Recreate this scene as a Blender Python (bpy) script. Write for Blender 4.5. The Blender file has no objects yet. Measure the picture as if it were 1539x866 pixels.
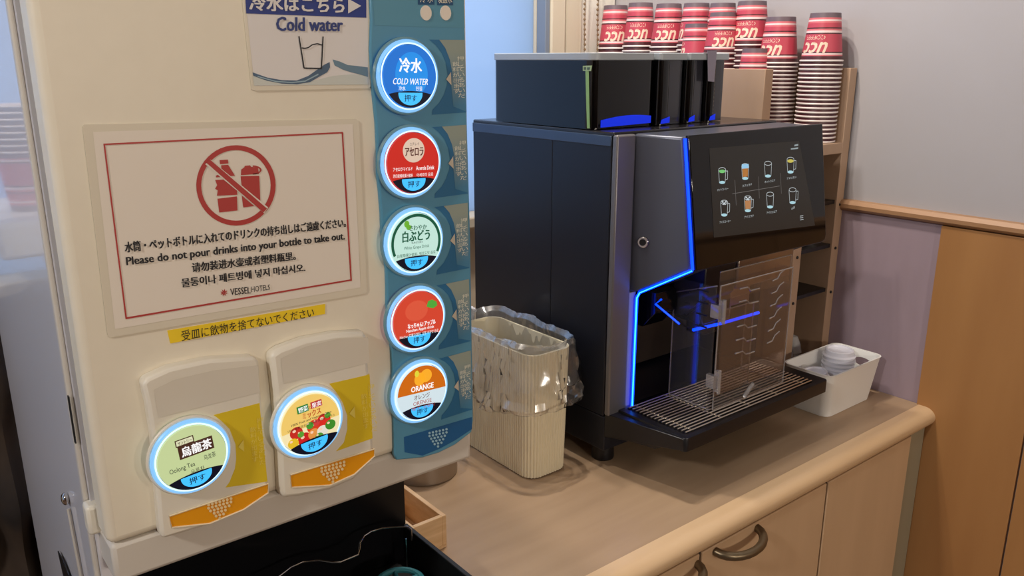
import bpy, bmesh, math, random
from mathutils import Vector, Matrix
random.seed(7)
C = bpy.context.scene.collection
Z0 = 0.85          # height of the worktop above the floor; coordinates below count z from the worktop

# ---------------------------------------------------------------- camera, world, lights, exposure
YAW, PITCH, ROLL, FPX = math.radians(51.5127), math.radians(15.4831), math.radians(-0.0323), 1244.44
fw = Vector((math.cos(YAW)*math.cos(PITCH), math.sin(YAW)*math.cos(PITCH), -math.sin(PITCH)))
rt = Vector((math.sin(YAW), -math.cos(YAW), 0)); up = rt.cross(fw)
rt2 = rt*math.cos(ROLL)+up*math.sin(ROLL); up2 = up*math.cos(ROLL)-rt*math.sin(ROLL)
CAM = Vector((0, 0, 0.60))
cam = bpy.data.objects.new('camera', bpy.data.cameras.new('camera')); C.objects.link(cam)
cam.data.sensor_width = 36; cam.data.lens = FPX/1539*36; cam.data.clip_start = .02
cam.matrix_world = Matrix(((rt2.x, up2.x, -fw.x, CAM.x), (rt2.y, up2.y, -fw.y, CAM.y), (rt2.z, up2.z, -fw.z, CAM.z+Z0), (0, 0, 0, 1)))
bpy.context.scene.camera = cam

def lin(c):
    return c/12.92 if c <= .04045 else ((c+.055)/1.055)**2.4
def rgb(r, g, b): return (lin(r/255), lin(g/255), lin(b/255), 1)

w = bpy.data.worlds.new('World'); bpy.context.scene.world = w; w.use_nodes = True
w.node_tree.nodes['Background'].inputs[0].default_value = rgb(160, 196, 244)
w.node_tree.nodes['Background'].inputs[1].default_value = 3.3
bpy.context.scene.cycles.transparent_max_bounces = 24
vs = bpy.context.scene.view_settings
vs.view_transform = 'Standard'; vs.look = 'None'; vs.gamma = 1; vs.exposure = 0.0; vs.use_curve_mapping = False

def lamp(name, loc, power, color, size=.05, spot=None, target=None, blend=.5):
    d = bpy.data.lights.new(name, 'SPOT' if spot else 'POINT')
    d.energy = power; d.color = color; d.shadow_soft_size = size
    o = bpy.data.objects.new(name, d); C.objects.link(o); o.location = (loc[0], loc[1], loc[2]+Z0)
    if spot:
        d.spot_size = math.radians(spot); d.spot_blend = blend
        v = Vector(target)-Vector(loc); o.rotation_euler = v.to_track_quat('-Z', 'Y').to_euler()
    return o
WARM = (1, .90, .79)
lamp('downlight_machine', (.80, .98, 1.50), 27, WARM, .018, 150, (.85, .9, 0), .6)
lamp('downlight_counter', (.86, .90, 1.50), 17, WARM, .018, 150, (.95, .8, 0), .6)
lamp('downlight_dispenser', (.33, .86, 1.50), 17, WARM, .02, 150, (.6, .8, 0), .6)
lamp('front_fill_lamp', (.10, -2.2, .85), 62, WARM, .08, 150, (.3, .5, .2), .7)  # unseen fill set low, stands in for the frontal room light
lamp('front_fill_right', (1.0, -2.2, .85), 29, (1, .86, .70), .08, 150, (1.1, .5, .1), .7)  # second unseen frontal fill, aimed at the right half of the counter
lamp('side_fill_lamp', (-1.3, .1, 1.45), 62, (1, .95, .90), .08, 160, (-.3, .6, 0), .7)  # added unseen lamp that brightens the dispenser's left side

# ---------------------------------------------------------------- materials
MATS = {}
def mat(name, col, rough=.5, metal=0, **k):
    if name in MATS: return MATS[name]
    m = bpy.data.materials.new(name); m.use_nodes = True; MATS[name] = m
    nt = m.node_tree; b = nt.nodes['Principled BSDF']
    b.inputs['Base Color'].default_value = col; b.inputs['Roughness'].default_value = rough; b.inputs['Metallic'].default_value = metal
    if k.get('coat'): b.inputs['Coat Weight'].default_value = k['coat']; b.inputs['Coat Roughness'].default_value = k.get('coat_rough', .05)
    if k.get('emit'): b.inputs['Emission Color'].default_value = k.get('ecol', col); b.inputs['Emission Strength'].default_value = k['emit']
    if k.get('spec') is not None: b.inputs['Specular IOR Level'].default_value = k['spec']
    if k.get('noise'):          # low contrast mottling + fine relief, (scale, amount, bump, stretch)
        sc, am, bu, st = k['noise']
        tc = nt.nodes.new('ShaderNodeTexCoord'); mp = nt.nodes.new('ShaderNodeMapping'); mp.inputs['Scale'].default_value = st
        nz = nt.nodes.new('ShaderNodeTexNoise'); nz.inputs['Scale'].default_value = sc; nz.inputs['Detail'].default_value = 5
        mx = nt.nodes.new('ShaderNodeMix'); mx.data_type = 'RGBA'
        c2 = k.get('col2', (col[0]*.72, col[1]*.70, col[2]*.66, 1))
        mx.inputs['A'].default_value = col; mx.inputs['B'].default_value = c2
        mr = nt.nodes.new('ShaderNodeMapRange'); mr.inputs['From Min'].default_value = .35; mr.inputs['From Max'].default_value = .7; mr.inputs['To Max'].default_value = am
        L = nt.links
        L.new(tc.outputs['Object'], mp.inputs['Vector']); L.new(mp.outputs['Vector'], nz.inputs['Vector'])
        L.new(nz.outputs['Fac'], mr.inputs['Value']); L.new(mr.outputs['Result'], mx.inputs['Factor']); L.new(mx.outputs['Result'], b.inputs['Base Color'])
        if bu:
            bp = nt.nodes.new('ShaderNodeBump'); bp.inputs['Strength'].default_value = bu; bp.inputs['Distance'].default_value = .002
            L.new(nz.outputs['Fac'], bp.inputs['Height']); L.new(bp.outputs['Normal'], b.inputs['Normal'])
    return m
def emis(name, col, s): return mat(name, (col[0]*.3, col[1]*.3, col[2]*.3, 1), .4, emit=s, ecol=col)
def clear(name, tint, gloss, diff=0.0, rough=.08, ior=1.45):
    """clear film or acrylic: see-through with a Fresnel sheen and a little milkiness"""
    if name in MATS: return MATS[name]
    m = bpy.data.materials.new(name); m.use_nodes = True; MATS[name] = m
    nt = m.node_tree; nt.nodes.clear(); N = nt.nodes.new; L = nt.links
    out = N('ShaderNodeOutputMaterial'); tr = N('ShaderNodeBsdfTransparent'); tr.inputs[0].default_value = tint
    gl = N('ShaderNodeBsdfGlossy'); gl.inputs['Roughness'].default_value = rough
    df = N('ShaderNodeBsdfDiffuse'); df.inputs[0].default_value = (.85, .85, .85, 1)
    lw = N('ShaderNodeLayerWeight'); lw.inputs['Blend'].default_value = .5
    pw = N('ShaderNodeMath'); pw.operation = 'POWER'; pw.inputs[1].default_value = 4; fr = N('ShaderNodeMath'); fr.operation = 'ADD'; fr.inputs[1].default_value = .035
    L.new(lw.outputs['Facing'], pw.inputs[0]); L.new(pw.outputs[0], fr.inputs[0])
    mu = N('ShaderNodeMath'); mu.operation = 'MULTIPLY'; mu.inputs[1].default_value = gloss; mu.use_clamp = True
    m1 = N('ShaderNodeMixShader'); m1.inputs[0].default_value = diff; m2 = N('ShaderNodeMixShader')
    L.new(tr.outputs[0], m1.inputs[1]); L.new(df.outputs[0], m1.inputs[2])
    L.new(fr.outputs[0], mu.inputs[0]); L.new(mu.outputs[0], m2.inputs[0]); L.new(m1.outputs[0], m2.inputs[1]); L.new(gl.outputs[0], m2.inputs[2])
    L.new(m2.outputs[0], out.inputs[0]); return m

M_cream = mat('cream_enamel', rgb(232, 222, 200), .42, noise=(60, .08, .05, (1, 1, 1)))
M_lip = mat('grey_lip_plastic', rgb(205, 197, 184), .5)
M_house = mat('ivory_plastic', rgb(228, 220, 202), .4)
M_recess = mat('grey_label_film', rgb(216, 207, 189), .45)
M_side = mat('gloss_white_side', rgb(216, 214, 218), .35, .0, coat=.5, coat_rough=.04, spec=.3)
M_gasket = mat('gasket', rgb(176, 168, 150), .6)
M_teal = mat('teal_panel', rgb(84, 144, 172), .35, noise=(9, .25, 0, (1, 1, 1)), col2=rgb(94, 152, 172))
M_tealL = mat('teal_light', rgb(112, 150, 158), .35)
M_tealD = mat('teal_blue', rgb(40, 108, 150), .35)
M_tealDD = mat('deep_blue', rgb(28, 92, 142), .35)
M_navyprint = mat('navy_print', rgb(30, 52, 130), .5)
M_navytext = mat('navy_text', rgb(38, 56, 120), .5)
M_red = mat('red_print', rgb(178, 52, 46), .5)
M_ink = mat('black_print', rgb(24, 22, 26), .5)
M_paper = mat('white_paper', rgb(232, 221, 205), .6)
M_paperC = mat('paper_cold', rgb(226, 220, 214), .6)
M_lam = mat('laminate_edge', rgb(224, 214, 192), .2, coat=.3)
M_yel = mat('yellow_tape', rgb(244, 208, 30), .5)
M_yelp = mat('yellow_plastic', rgb(226, 196, 40), .35, coat=.3)
M_yeld = mat('yellow_plastic_lettering', rgb(236, 214, 96), .4)
M_orange = mat('orange_plastic', rgb(236, 158, 14), .35)
M_dots = mat('pale_dots', rgb(240, 214, 160), .5)
M_dotsB = mat('blue_dots', rgb(150, 190, 205), .5)
M_white = mat('white_print', rgb(235, 235, 235), .5)
M_whitetext = mat('pale_lettering', rgb(226, 224, 206), .5)
M_black = mat('black_plastic', rgb(20, 20, 24), .35)
M_blackgl = mat('black_glass', rgb(8, 8, 10), .07)
M_bodyblk = mat('navy_black_body', rgb(24, 28, 40), .38, .2)
M_silver = mat('grey_metal', rgb(128, 126, 128), .4, .6)
M_facet = mat('graphite_metal', rgb(92, 96, 108), .36, .5)
M_chrome = mat('chrome', rgb(200, 195, 190), .15, 1)
M_bars = mat('steel_bars', rgb(205, 195, 180), .28, 1)
M_lid = mat('grey_lid', rgb(176, 184, 190), .4)
M_steel = mat('brushed_steel', rgb(160, 150, 140), .3, .9)
M_led = emis('blue_led', (.0, .035, 1, 1), 3.2)
M_ledc = emis('blue_led_core', (.02, .24, 1, 1), 5)
M_ring = emis('ring_light', (.22, .50, .85, 1), 1.0)
M_ringw = emis('ring_light_core', (.62, .85, 1, 1), 1.25)
M_wood = mat('pale_wood_worktop', rgb(172, 146, 118), .38, noise=(5, .45, .02, (1, 7, 7)), col2=rgb(150, 124, 98))
M_nose = mat('worktop_nosing', rgb(212, 182, 144), .35, noise=(7, .4, .02, (.8, 8, 8)), col2=rgb(196, 162, 122))
M_door = mat('pale_laminate_door', rgb(204, 172, 136), .5, noise=(6, .3, .02, (3, 3, .6)), col2=rgb(176, 146, 112))
M_gap = mat('dark_gap', rgb(60, 46, 36), .8)
M_handle = mat('bronze_handle', rgb(120, 106, 84), .35, .8)
M_panel = mat('honey_wood_panel', rgb(168, 122, 74), .42, noise=(5, .5, .02, (2, 3, .5)), col2=rgb(148, 102, 60))
M_rail = mat('rail_wood', rgb(176, 136, 100), .4, noise=(9, .5, .02, (5, .6, 5)), col2=rgb(152, 112, 80))
M_wall = mat('beige_plaster', rgb(172, 169, 172), .8, noise=(7, .2, .06, (1, 1, 1)), col2=rgb(160, 157, 161))
M_walll = mat('lilac_vinyl', rgb(156, 138, 148), .7, noise=(40, .2, .15, (1, 1, .3)))
M_shelf = mat('shelf_wood', rgb(180, 150, 124), .45, noise=(7, .3, 0, (3, 3, .6)), col2=rgb(162, 132, 108))
M_frame = mat('cream_frame', rgb(206, 196, 176), .5)
M_framed = mat('grey_frame', rgb(120, 132, 150), .5)
M_blind = mat('white_blind', rgb(226, 222, 212), .7)
M_chain = mat('brass_beads', rgb(150, 126, 96), .4, .5)
M_bin = mat('cream_bin', rgb(232, 222, 192), .5)
M_basket = mat('white_plastic', rgb(240, 240, 236), .4)
M_lidw = mat('white_lid', rgb(226, 226, 236), .35)
M_box = mat('box_wood', rgb(224, 190, 146), .5, noise=(14, .7, .03, (1, 2, 8)), col2=rgb(190, 148, 100))
M_coat = mat('brown_cloth', rgb(64, 50, 38), .9, noise=(12, .8, .3, (1, 1, 1)), col2=rgb(26, 22, 22))
M_floor = mat('floor_brown', rgb(120, 96, 78), .6)
M_ceil = mat('ceiling_white', rgb(225, 218, 208), .9)
M_dark = mat('matte_black', rgb(9, 9, 10), .55)
M_green = mat('green_tape', rgb(150, 190, 120), .6)
M_grey = mat('grey_tape', rgb(150, 142, 158), .5)
M_teald = mat('teal_rubber', rgb(40, 110, 118), .5)
M_film = clear('bag_film', (.985, .985, .985, 1), 3.4, .06, .16)
M_acryl = clear('acrylic', (.93, .90, .88, 1), 1.3, .02, .03)
M_acredge = clear('acrylic_edge', (.75, .70, .68, 1), 3.0, .22, .1)
M_cupplastic = clear('cloudy_plastic', (.85, .88, .9, 1), 2, .45, .1)

# banded print of the paper cups (object z, cup stands upside down on its rim)
def cup_material():
    m = bpy.data.materials.new('printed_cup'); m.use_nodes = True; nt = m.node_tree; b = nt.nodes['Principled BSDF']
    tc = nt.nodes.new('ShaderNodeTexCoord'); sx = nt.nodes.new('ShaderNodeSeparateXYZ'); mr = nt.nodes.new('ShaderNodeMapRange')
    mr.inputs['From Min'].default_value = .082; mr.inputs['From Max'].default_value = 0
    cr = nt.nodes.new('ShaderNodeValToRGB'); cr.color_ramp.interpolation = 'CONSTANT'
    G = rgb(108, 92, 100); R = rgb(192, 70, 88); W = rgb(238, 214, 212); Pk = rgb(214, 110, 118); D = rgb(78, 34, 40)
    bands = [(0, G), (.10, Pk), (.14, W), (.175, Pk), (.21, R), (.30, D), (.325, Pk), (.36, W), (.41, D), (.435, R), (.80, D), (.825, W), (.86, Pk), (.885, D), (.91, D)]
    el = cr.color_ramp.elements; el[0].position = 0; el[0].color = G; el[1].position = bands[1][0]; el[1].color = bands[1][1]
    for p, c in bands[2:]:
        e = el.new(p); e.color = c
    nt.links.new(tc.outputs['Object'], sx.inputs[0]); nt.links.new(sx.outputs['Z'], mr.inputs['Value'])
    nt.links.new(mr.outputs['Result'], cr.inputs[0]); nt.links.new(cr.outputs[0], b.inputs['Base Color'])
    b.inputs['Roughness'].default_value = .45
    return m
M_cup = cup_material(); M_rim = mat('cup_rim', rgb(238, 228, 224), .45); M_cuptext = mat('cup_lettering', rgb(240, 214, 190), .5)

# ---------------------------------------------------------------- helpers
BASE = {}
def tag(o, label=None, cat=None, group=None, kind=None):
    if label: o['label'] = label
    if cat: o['category'] = cat
    if group: o['group'] = group
    if kind: o['kind'] = kind
    return o
def thing(name, label, cat, loc, group=None):
    o = bpy.data.objects.new(name, None); C.objects.link(o); o.empty_display_size = .02
    o.location = (loc[0], loc[1], loc[2]+Z0); BASE[o.name] = Vector(loc)
    return tag(o, label, cat, group)
def obj(name, bm, m, parent=None, loc=(0, 0, 0), bevel=0, seg=2, smooth=True, label=None, ang=38, recalc=True):
    """links one bmesh as one object; geometry is given in scene coordinates (z from the worktop)"""
    base = BASE[parent.name] if parent else Vector(loc)
    if recalc: bmesh.ops.recalc_face_normals(bm, faces=bm.faces)
    me = bpy.data.meshes.new(name)
    for v in bm.verts: v.co -= base
    if smooth:
        for f in bm.faces: f.smooth = True
    bm.to_mesh(me); bm.free()
    if smooth: me.set_sharp_from_angle(angle=math.radians(ang))
    for x in (m if isinstance(m, (list, tuple)) else [m]): me.materials.append(x)
    o = bpy.data.objects.new(name, me); C.objects.link(o)
    if parent: o.parent = parent
    else: o.location = (base[0], base[1], base[2]+Z0)
    BASE[o.name] = base
    if bevel:
        b = o.modifiers.new('bevel', 'BEVEL'); b.width = bevel; b.segments = seg; b.limit_method = 'ANGLE'; b.angle_limit = math.radians(40)
    if label: o['label'] = label
    return o
def B(): return bmesh.new()
def box(bm, x0, x1, y0, y1, z0, z1, mi=0):
    vs_ = [bm.verts.new(p) for p in ((x0, y0, z0), (x1, y0, z0), (x1, y1, z0), (x0, y1, z0), (x0, y0, z1), (x1, y0, z1), (x1, y1, z1), (x0, y1, z1))]
    for q in ((0, 3, 2, 1), (4, 5, 6, 7), (0, 1, 5, 4), (1, 2, 6, 5), (2, 3, 7, 6), (3, 0, 4, 7)):
        bm.faces.new([vs_[i] for i in q]).material_index = mi
    return vs_
def bx(*a):
    bm = B(); box(bm, *a); return bm
def loft(bm, A, Bp, cap=True):
    a = [bm.verts.new(p) for p in A]; b = [bm.verts.new(p) for p in Bp]; n = len(a)
    for i in range(n): bm.faces.new((a[i], a[(i+1) % n], b[(i+1) % n], b[i]))
    if cap: bm.faces.new(a[::-1]); bm.faces.new(b)
def prism(bm, pts, vec):
    loft(bm, pts, [Vector(p)+Vector(vec) for p in pts])
def tube(bm, pts, r, n=8, closed=False):
    pts = [Vector(p) for p in pts]; rings = []; k = len(pts)
    ref = Vector((0.13, .31, .94)).normalized()
    for i, p in enumerate(pts):
        a = pts[(i-1) % k] if (i or closed) else p; b = pts[(i+1) % k] if (i < k-1 or closed) else p
        d = (b-a).normalized(); u = d.cross(ref)
        if u.length < .05: u = d.cross(Vector((1, 0, 0)))
        u.normalize(); v = d.cross(u)
        rings.append([bm.verts.new(p+(u*math.cos(t)+v*math.sin(t))*r) for t in [2*math.pi*j/n for j in range(n)]])
    for i in range(k if closed else k-1):
        A, Bb = rings[i], rings[(i+1) % k]
        for j in range(n): bm.faces.new((A[j], A[(j+1) % n], Bb[(j+1) % n], Bb[j]))
    if not closed: bm.faces.new(rings[0]); bm.faces.new(rings[-1][::-1])
def lathe(bm, prof, c, n=32, mi=None, cap0=False, cap1=False):
    rings = [[bm.verts.new((c[0]+r*math.cos(2*math.pi*j/n), c[1]+r*math.sin(2*math.pi*j/n), c[2]+z)) for j in range(n)] for r, z in prof]
    for i in range(len(rings)-1):
        for j in range(n):
            f = bm.faces.new((rings[i][j], rings[i][(j+1) % n], rings[i+1][(j+1) % n], rings[i+1][j]))
            if mi: f.material_index = mi[i]
    if cap0: bm.faces.new(rings[0][::-1])
    if cap1: bm.faces.new(rings[-1])
def rrect(x0, x1, y0, y1, r, z, n=5):
    out = []
    for cx, cy, a in ((x1-r, y1-r, 0), (x0+r, y1-r, 90), (x0+r, y0+r, 180), (x1-r, y0+r, 270)):
        for i in range(n+1):
            t = math.radians(a+90*i/n); out.append((cx+r*math.cos(t), cy+r*math.sin(t), z))
    return out
# a point seen at a pixel of the photograph, on a plane of the room
def ray(px, py): return fw + rt2*((px-769.5)/FPX) - up2*((py-433)/FPX)
def onY(px, py, y):
    d = ray(px, py); return CAM+d*((y-CAM.y)/d.y)
def onX(px, py, x):
    d = ray(px, py); return CAM+d*((x-CAM.x)/d.x)
def onP(px, py, p0, n):
    d = ray(px, py); return CAM+d*((Vector(p0)-CAM).dot(n)/d.dot(n))
def onYs(pts, y, s=None):
    return [onY(p[0], p[1], y) for p in pts]
def flat(name, polys, m, parent, normal=(0, -1, 0), lift=0, thick=0, bevel=0, label=None):
    """flat print or thin sheet: polygons of 3D points, faced along normal; thick extrudes it towards the back"""
    bm = B(); n = Vector(normal).normalized()
    for P in polys:
        P = [Vector(p)+n*lift for p in P]
        f = bm.faces.new([bm.verts.new(p) for p in P]); f.normal_update()
        if f.normal.dot(n) < 0: f.normal_flip()
    if thick:
        r = bmesh.ops.extrude_face_region(bm, geom=list(bm.faces))
        vv = [e for e in r['geom'] if isinstance(e, bmesh.types.BMVert)]
        bmesh.ops.translate(bm, verts=vv, vec=n*thick)
        return obj(name, bm, m, parent, bevel=bevel, label=label)
    bmesh.ops.triangulate(bm, faces=bm.faces)
    return obj(name, bm, m, parent, smooth=False, label=label, recalc=False)
_tc = {}
def textmesh(s, bold=0, spacing=1, line=1, shear=0, align='CENTER'):
    key = (s, bold, spacing, line, shear, align)
    if key not in _tc:
        c = bpy.data.curves.new('t', 'FONT'); c.body = s; c.resolution_u = 2; c.offset = 0; c.space_character = spacing; c.space_line = line; c.shear = shear; c.align_x = align
        o = bpy.data.objects.new('t', c); C.objects.link(o)
        me = bpy.data.meshes.new_from_object(o.evaluated_get(bpy.context.evaluated_depsgraph_get()))
        vs_ = [v.co.copy() for v in me.vertices]; fs = [tuple(p.vertices) for p in me.polygons]
        bpy.data.objects.remove(o); bpy.data.meshes.remove(me)
        x0 = min(v.x for v in vs_); x1 = max(v.x for v in vs_); y0 = min(v.y for v in vs_); y1 = max(v.y for v in vs_)
        _tc[key] = ([((v.x-x0)/(x1-x0), (v.y-y0)/(y1-y0)) for v in vs_], fs, (x1-x0)/(y1-y0))
    return _tc[key]
def text(name, s, quad, m, parent, normal=(0, -1, 0), lift=.0006, bold=.012, shear=0, spacing=1, line=1):
    """lettering laid into the quad TL, TR, BR, BL"""
    uv, fs, asp = textmesh(s, 0, spacing, line, shear); n = Vector(normal).normalized()
    TL, TR, BR, BL = [Vector(q) for q in quad]; bm = B()
    hgt = (TL-BL).length/(s.count('\n')+1); su = bold*hgt/max(1e-6, (TR-TL).length)
    for k, (du, dv) in enumerate(((0, 0),) if bold < .006 else ((-su, -bold*.4), (su, bold*.4), (-su, bold*.4), (su, -bold*.4)) if bold > .02 else ((-su, 0), (su, 0))):
        V = [bm.verts.new((BL*(1-u-du)*(1-v-dv)+BR*(u+du)*(1-v-dv)+TL*(1-u-du)*(v+dv)+TR*(u+du)*(v+dv))+n*(lift+k*.00003)) for u, v in uv]
        for f in fs:
            try: bm.faces.new([V[i] for i in f])
            except ValueError: pass
    bm.normal_update()
    for f in bm.faces:
        if f.normal.dot(n) < 0: f.normal_flip()
    return obj(name, bm, m, parent, smooth=False, recalc=False)

def vtext(s, quad, m, parent, lift=.0003):
    """Japanese lettering set from top to bottom, one sign per cell, all in one print"""
    TL, TR, BR, BL = [Vector(q) for q in quad]; n = Vector((0, -1, 0)); bm = B(); k = len(s)
    for i, ch in enumerate(s):
        uv, fs, asp = textmesh(ch, 0, 1, 1, 0); wf = min(1, asp) if asp < 1 else 1; hf = .86/max(asp, 1)
        V = []
        for u, v in uv:
            u = .5+(u-.5)*wf; t = (i+.5+(.5-v)*hf)/k
            V.append(bm.verts.new((TL*(1-u)+TR*u)*(1-t)+(BL*(1-u)+BR*u)*t+n*lift))
        for f in fs: bm.faces.new([V[j] for j in f])
    bm.normal_update()
    for f in bm.faces:
        if f.normal.y > 0: f.normal_flip()
    return obj('lettering', bm, m, parent, smooth=False, recalc=False)

# ================================================================ THE ROOM
def struct(name, bm, m, **k):
    o = obj(name, bm, m, **k); o['kind'] = 'structure'; return o
XR, YB, XL, YF, ZF, ZC = 1.44, 1.44, -2.2, -2.4, -.85, 1.60
struct('floor', bx(XL, XR, YF, YB, ZF-.05, ZF), M_floor)
struct('ceiling', bx(XL-.1, XR+.1, YF-.1, YB+.1, ZC, ZC+.05), M_ceil)
struct('wall_right', bx(XR, XR+.1, YF, YB+.1, ZF, ZC), M_wall)
lower = struct('wall_right_lower', bx(XR-.004, XR, .628, YB, ZF, .335), M_walll)
# back wall with window opening x -1.5..1.213
bm = B(); box(bm, 1.213, XR, YB, YB+.1, ZF, ZC); box(bm, XL, -1.5, YB, YB+.1, ZF, ZC)
box(bm, -1.5, 1.213, YB, YB+.1, ZF, .28); box(bm, -1.5, 1.213, YB, YB+.1, 1.35, ZC)
struct('wall_back', bm, M_frame)
bm = B(); box(bm, XL-.1, XL, YF, .1, ZF, ZC); box(bm, XL-.1, XL, 1.2, YB+.1, ZF, ZC); box(bm, XL-.1, XL, .1, 1.2, ZF, .05); box(bm, XL-.1, XL, .1, 1.2, 1.3, ZC)
M_far = mat('tan_plaster', rgb(150, 124, 98), .8)
struct('wall_left', bm, M_far)
struct('wall_front', bx(XL, XR, YF-.1, YF, ZF, ZC), M_far)
bm = B(); box(bm, XL+.0, XR-.0, YF, YF+.02, ZF, .33)
struct('trim_3', bm, mat('dark_wainscot', rgb(84, 50, 32), .5))
# window frame and frosted pane
bm = B()
box(bm, 1.213, 1.226, YB-.03, YB, .24, 1.37); box(bm, -1.52, -1.48, YB-.03, YB, .24, 1.37)
box(bm, -1.5, 1.213, YB-.03, YB+.02, 1.34, 1.37); box(bm, -.19, -.15, YB-.02, YB+.03, .28, 1.34)
wf = struct('window_1', bm, M_framed, bevel=.002)
pm = bpy.data.materials.new('frosted_pane'); pm.use_nodes = True; nt = pm.node_tree; nt.nodes.clear()
po = nt.nodes.new('ShaderNodeOutputMaterial'); pt = nt.nodes.new('ShaderNodeBsdfTranslucent'); pt.inputs[0].default_value = (.62, .66, .70, 1)
pd = nt.nodes.new('ShaderNodeBsdfDiffuse'); pd.inputs[0].default_value = (.45, .5, .55, 1); px_ = nt.nodes.new('ShaderNodeMixShader'); px_.inputs[0].default_value = .25
nt.links.new(pt.outputs[0], px_.inputs[1]); nt.links.new(pd.outputs[0], px_.inputs[2]); nt.links.new(px_.outputs[0], po.inputs[0])
obj('pane', bx(-1.48, -.19, YB+.01, YB+.014, .28, 1.35), pm, wf); obj('pane', bx(-.15, 1.213, YB+.01, YB+.014, .28, 1.35), pm, wf)
w2 = struct('fill_window', (lambda b: (box(b, XL-.02, XL+.02, .08, .12, .04, 1.31), box(b, XL-.02, XL+.02, 1.18, 1.22, .04, 1.31), box(b, XL-.02, XL+.02, .12, 1.18, .04, .07), box(b, XL-.02, XL+.02, .12, 1.18, 1.28, 1.31), b)[4])(B()), M_frame)  # added window out of view, cool fill for the dispenser side
obj('pane', bx(XL-.012, XL-.008, .12, 1.18, .07, 1.28), pm, w2)
obj('window_sill', bx(-1.5, 1.213, YB-.05, YB+.005, .255, .28), M_frame, wf, bevel=.004)
# frame posts right of the window, and the blind
struct('trim_1', bx(1.2262, 1.268, YB-.035, YB, -.1, 1.45), M_frame, bevel=.004)
struct('trim_2', bx(1.2745, 1.322, YB-.028, YB, -.1, 1.45), M_frame, bevel=.003)
struct('trim_5', bx(1.268, 1.2745, YB-.01, YB, -.1, 1.45), M_gap)
bl = thing('roller_blind', 'white roller blind hanging in the corner beside the window frame', 'blind', (1.38, YB-.02, .3))
obj('blind_cloth', bx(1.325, 1.432, YB-.018, YB-.015, .26, 1.40), M_blind, bl); obj('blind_tube', bx(1.325, 1.432, YB-.03, YB-.002, 1.40, 1.43), M_blind, bl, bevel=.008)
for k, (px, txt) in enumerate(((879, 'left'), (898.5, 'right'))):
    p = onY(px, 30, YB-.06); bm = B()
    for i in range(95):
        z = .42+i*.0105; c = (p.x+.0018*math.sin(i*.4), p.y, z)
        bmesh.ops.create_icosphere(bm, subdivisions=1, radius=.0032, matrix=Matrix.Translation(c))
    tube(bm, [(p.x, p.y, .42), (p.x, p.y, 1.42)], .0009, 5)
    o = obj('pull_chain', bm, M_chain, loc=(p.x, p.y, .42)); tag(o, f'beaded pull chain hanging before the white blind, the {txt} one of the two', 'chain', 'pull chains of the blind')
# dado rail on the right wall
prof = [(XR, .3275), (XR-.010, .3285), (XR-.016, .334), (XR-.017, .341), (XR-.011, .3475), (XR, .3485)]
bm = B(); prism(bm, [(x, YF, z) for x, z in prof], (0, .8133-YF, 0)); struct('trim_4', bm, M_rail)
# honey wood panels on the right wall below the rail
wp = thing('wall_panelling', 'honey brown wood panelling below the rail at the end of the counter', 'panelling', (XR, .4, ZF)); wp['kind'] = 'structure'
del wp['label']; del wp['category']; wp.name = 'wall_right_panelling'; BASE[wp.name] = Vector((XR, .4, ZF))
for y0, y1 in ((.4515, .628), (.25, .4485), (-.35, .247), (-1.0, -.353), (-1.7, -1.003), (-2.38, -1.703)):
    obj('panel', bx(XR-.010, XR-.0005, y0, y1, ZF, .3265), M_panel, wp, bevel=.001)

# ================================================================ COUNTER
ct = thing('worktop', 'pale wood worktop with a rounded front edge', 'worktop', (.6, 1.0, -.032))
XC0 = .125
bm = B(); n = 8
prof = [(YB-.004, -.03), (.632, -.03), (.622, -.034)]
for i in range(n+1):
    t = math.radians(-100+i*190/n); prof.append((.612-.0205*math.cos(t-0) if False else .6125-.0195*math.cos(t), -.0165+.0165*math.sin(t)))
prof += [(.632, 0), (YB-.004, 0)]
prism(bm, [(XC0, y, z) for y, z in prof[:]], (XR-.006-XC0, 0, 0))
obj('top_board', bm, [M_wood], ct, ang=50)
bm = B(); nose = []
for i in range(n*2+1):
    t = math.radians(-90+i*180/(n*2)); nose.append((.6125-.0203*math.cos(t), -.0165+.0170*math.sin(t)))
nose = [(.624, -.0335)]+nose+[(.624, .0005)]
prism(bm, [(XC0, y, z) for y, z in nose], (XR-.0065-XC0, 0, 0))
obj('nosing', bm, M_nose, ct, ang=60)
# cabinets under it
YD = .603
def cabinet(x0, x1, label, hx, hz, hand=True):
    t = thing('base_cabinet', label, 'cabinet', ((x0+x1)/2, .8, ZF), 'cabinets under the worktop')
    bm = B(); box(bm, x0, x1, YD+.019, YB-.01, -.78, -.0345); box(bm, x0, x1, YD+.07, YB-.01, ZF, -.78)
    obj('body', bm, M_gap, t)
    obj('gap_strip', bx(x1-.0024, x1-.0001, YD+.003, YD+.019, -.77, -.037), M_gap, t); obj('gap_strip', bx(x0+.0001, x0+.0024, YD+.003, YD+.019, -.77, -.037), M_gap, t)
    d = obj('door', bx(x0+.0025, x1-.0025, YD, YD+.018, -.77, -.037), M_door, t, bevel=.0015)
    if hand:
        pts = []
        for i in range(13):
            a = math.pi*i/12; pts.append((hx-.047*math.cos(a), YD-.030*math.sin(a), hz-.004*math.sin(a)))
        bm = B(); tube(bm, pts, .0062, 10); h = obj('handle', bm, M_handle, d)
    return t
cabinet(.802, 1.108, 'pale laminate cabinet door with an arched handle, under the coffee machine', .879, -.046)
cabinet(.49, .802, 'pale laminate cabinet mostly cut off by the picture bottom, left of the arched handle door', .748, -.050)
cabinet(1.108, 1.375, 'pale laminate cabinet without visible handle at the right end of the counter', 0, 0, False)
cabinet(.127, .49, 'pale laminate cabinet below the drinks dispenser', .2, -.05, False)
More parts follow.
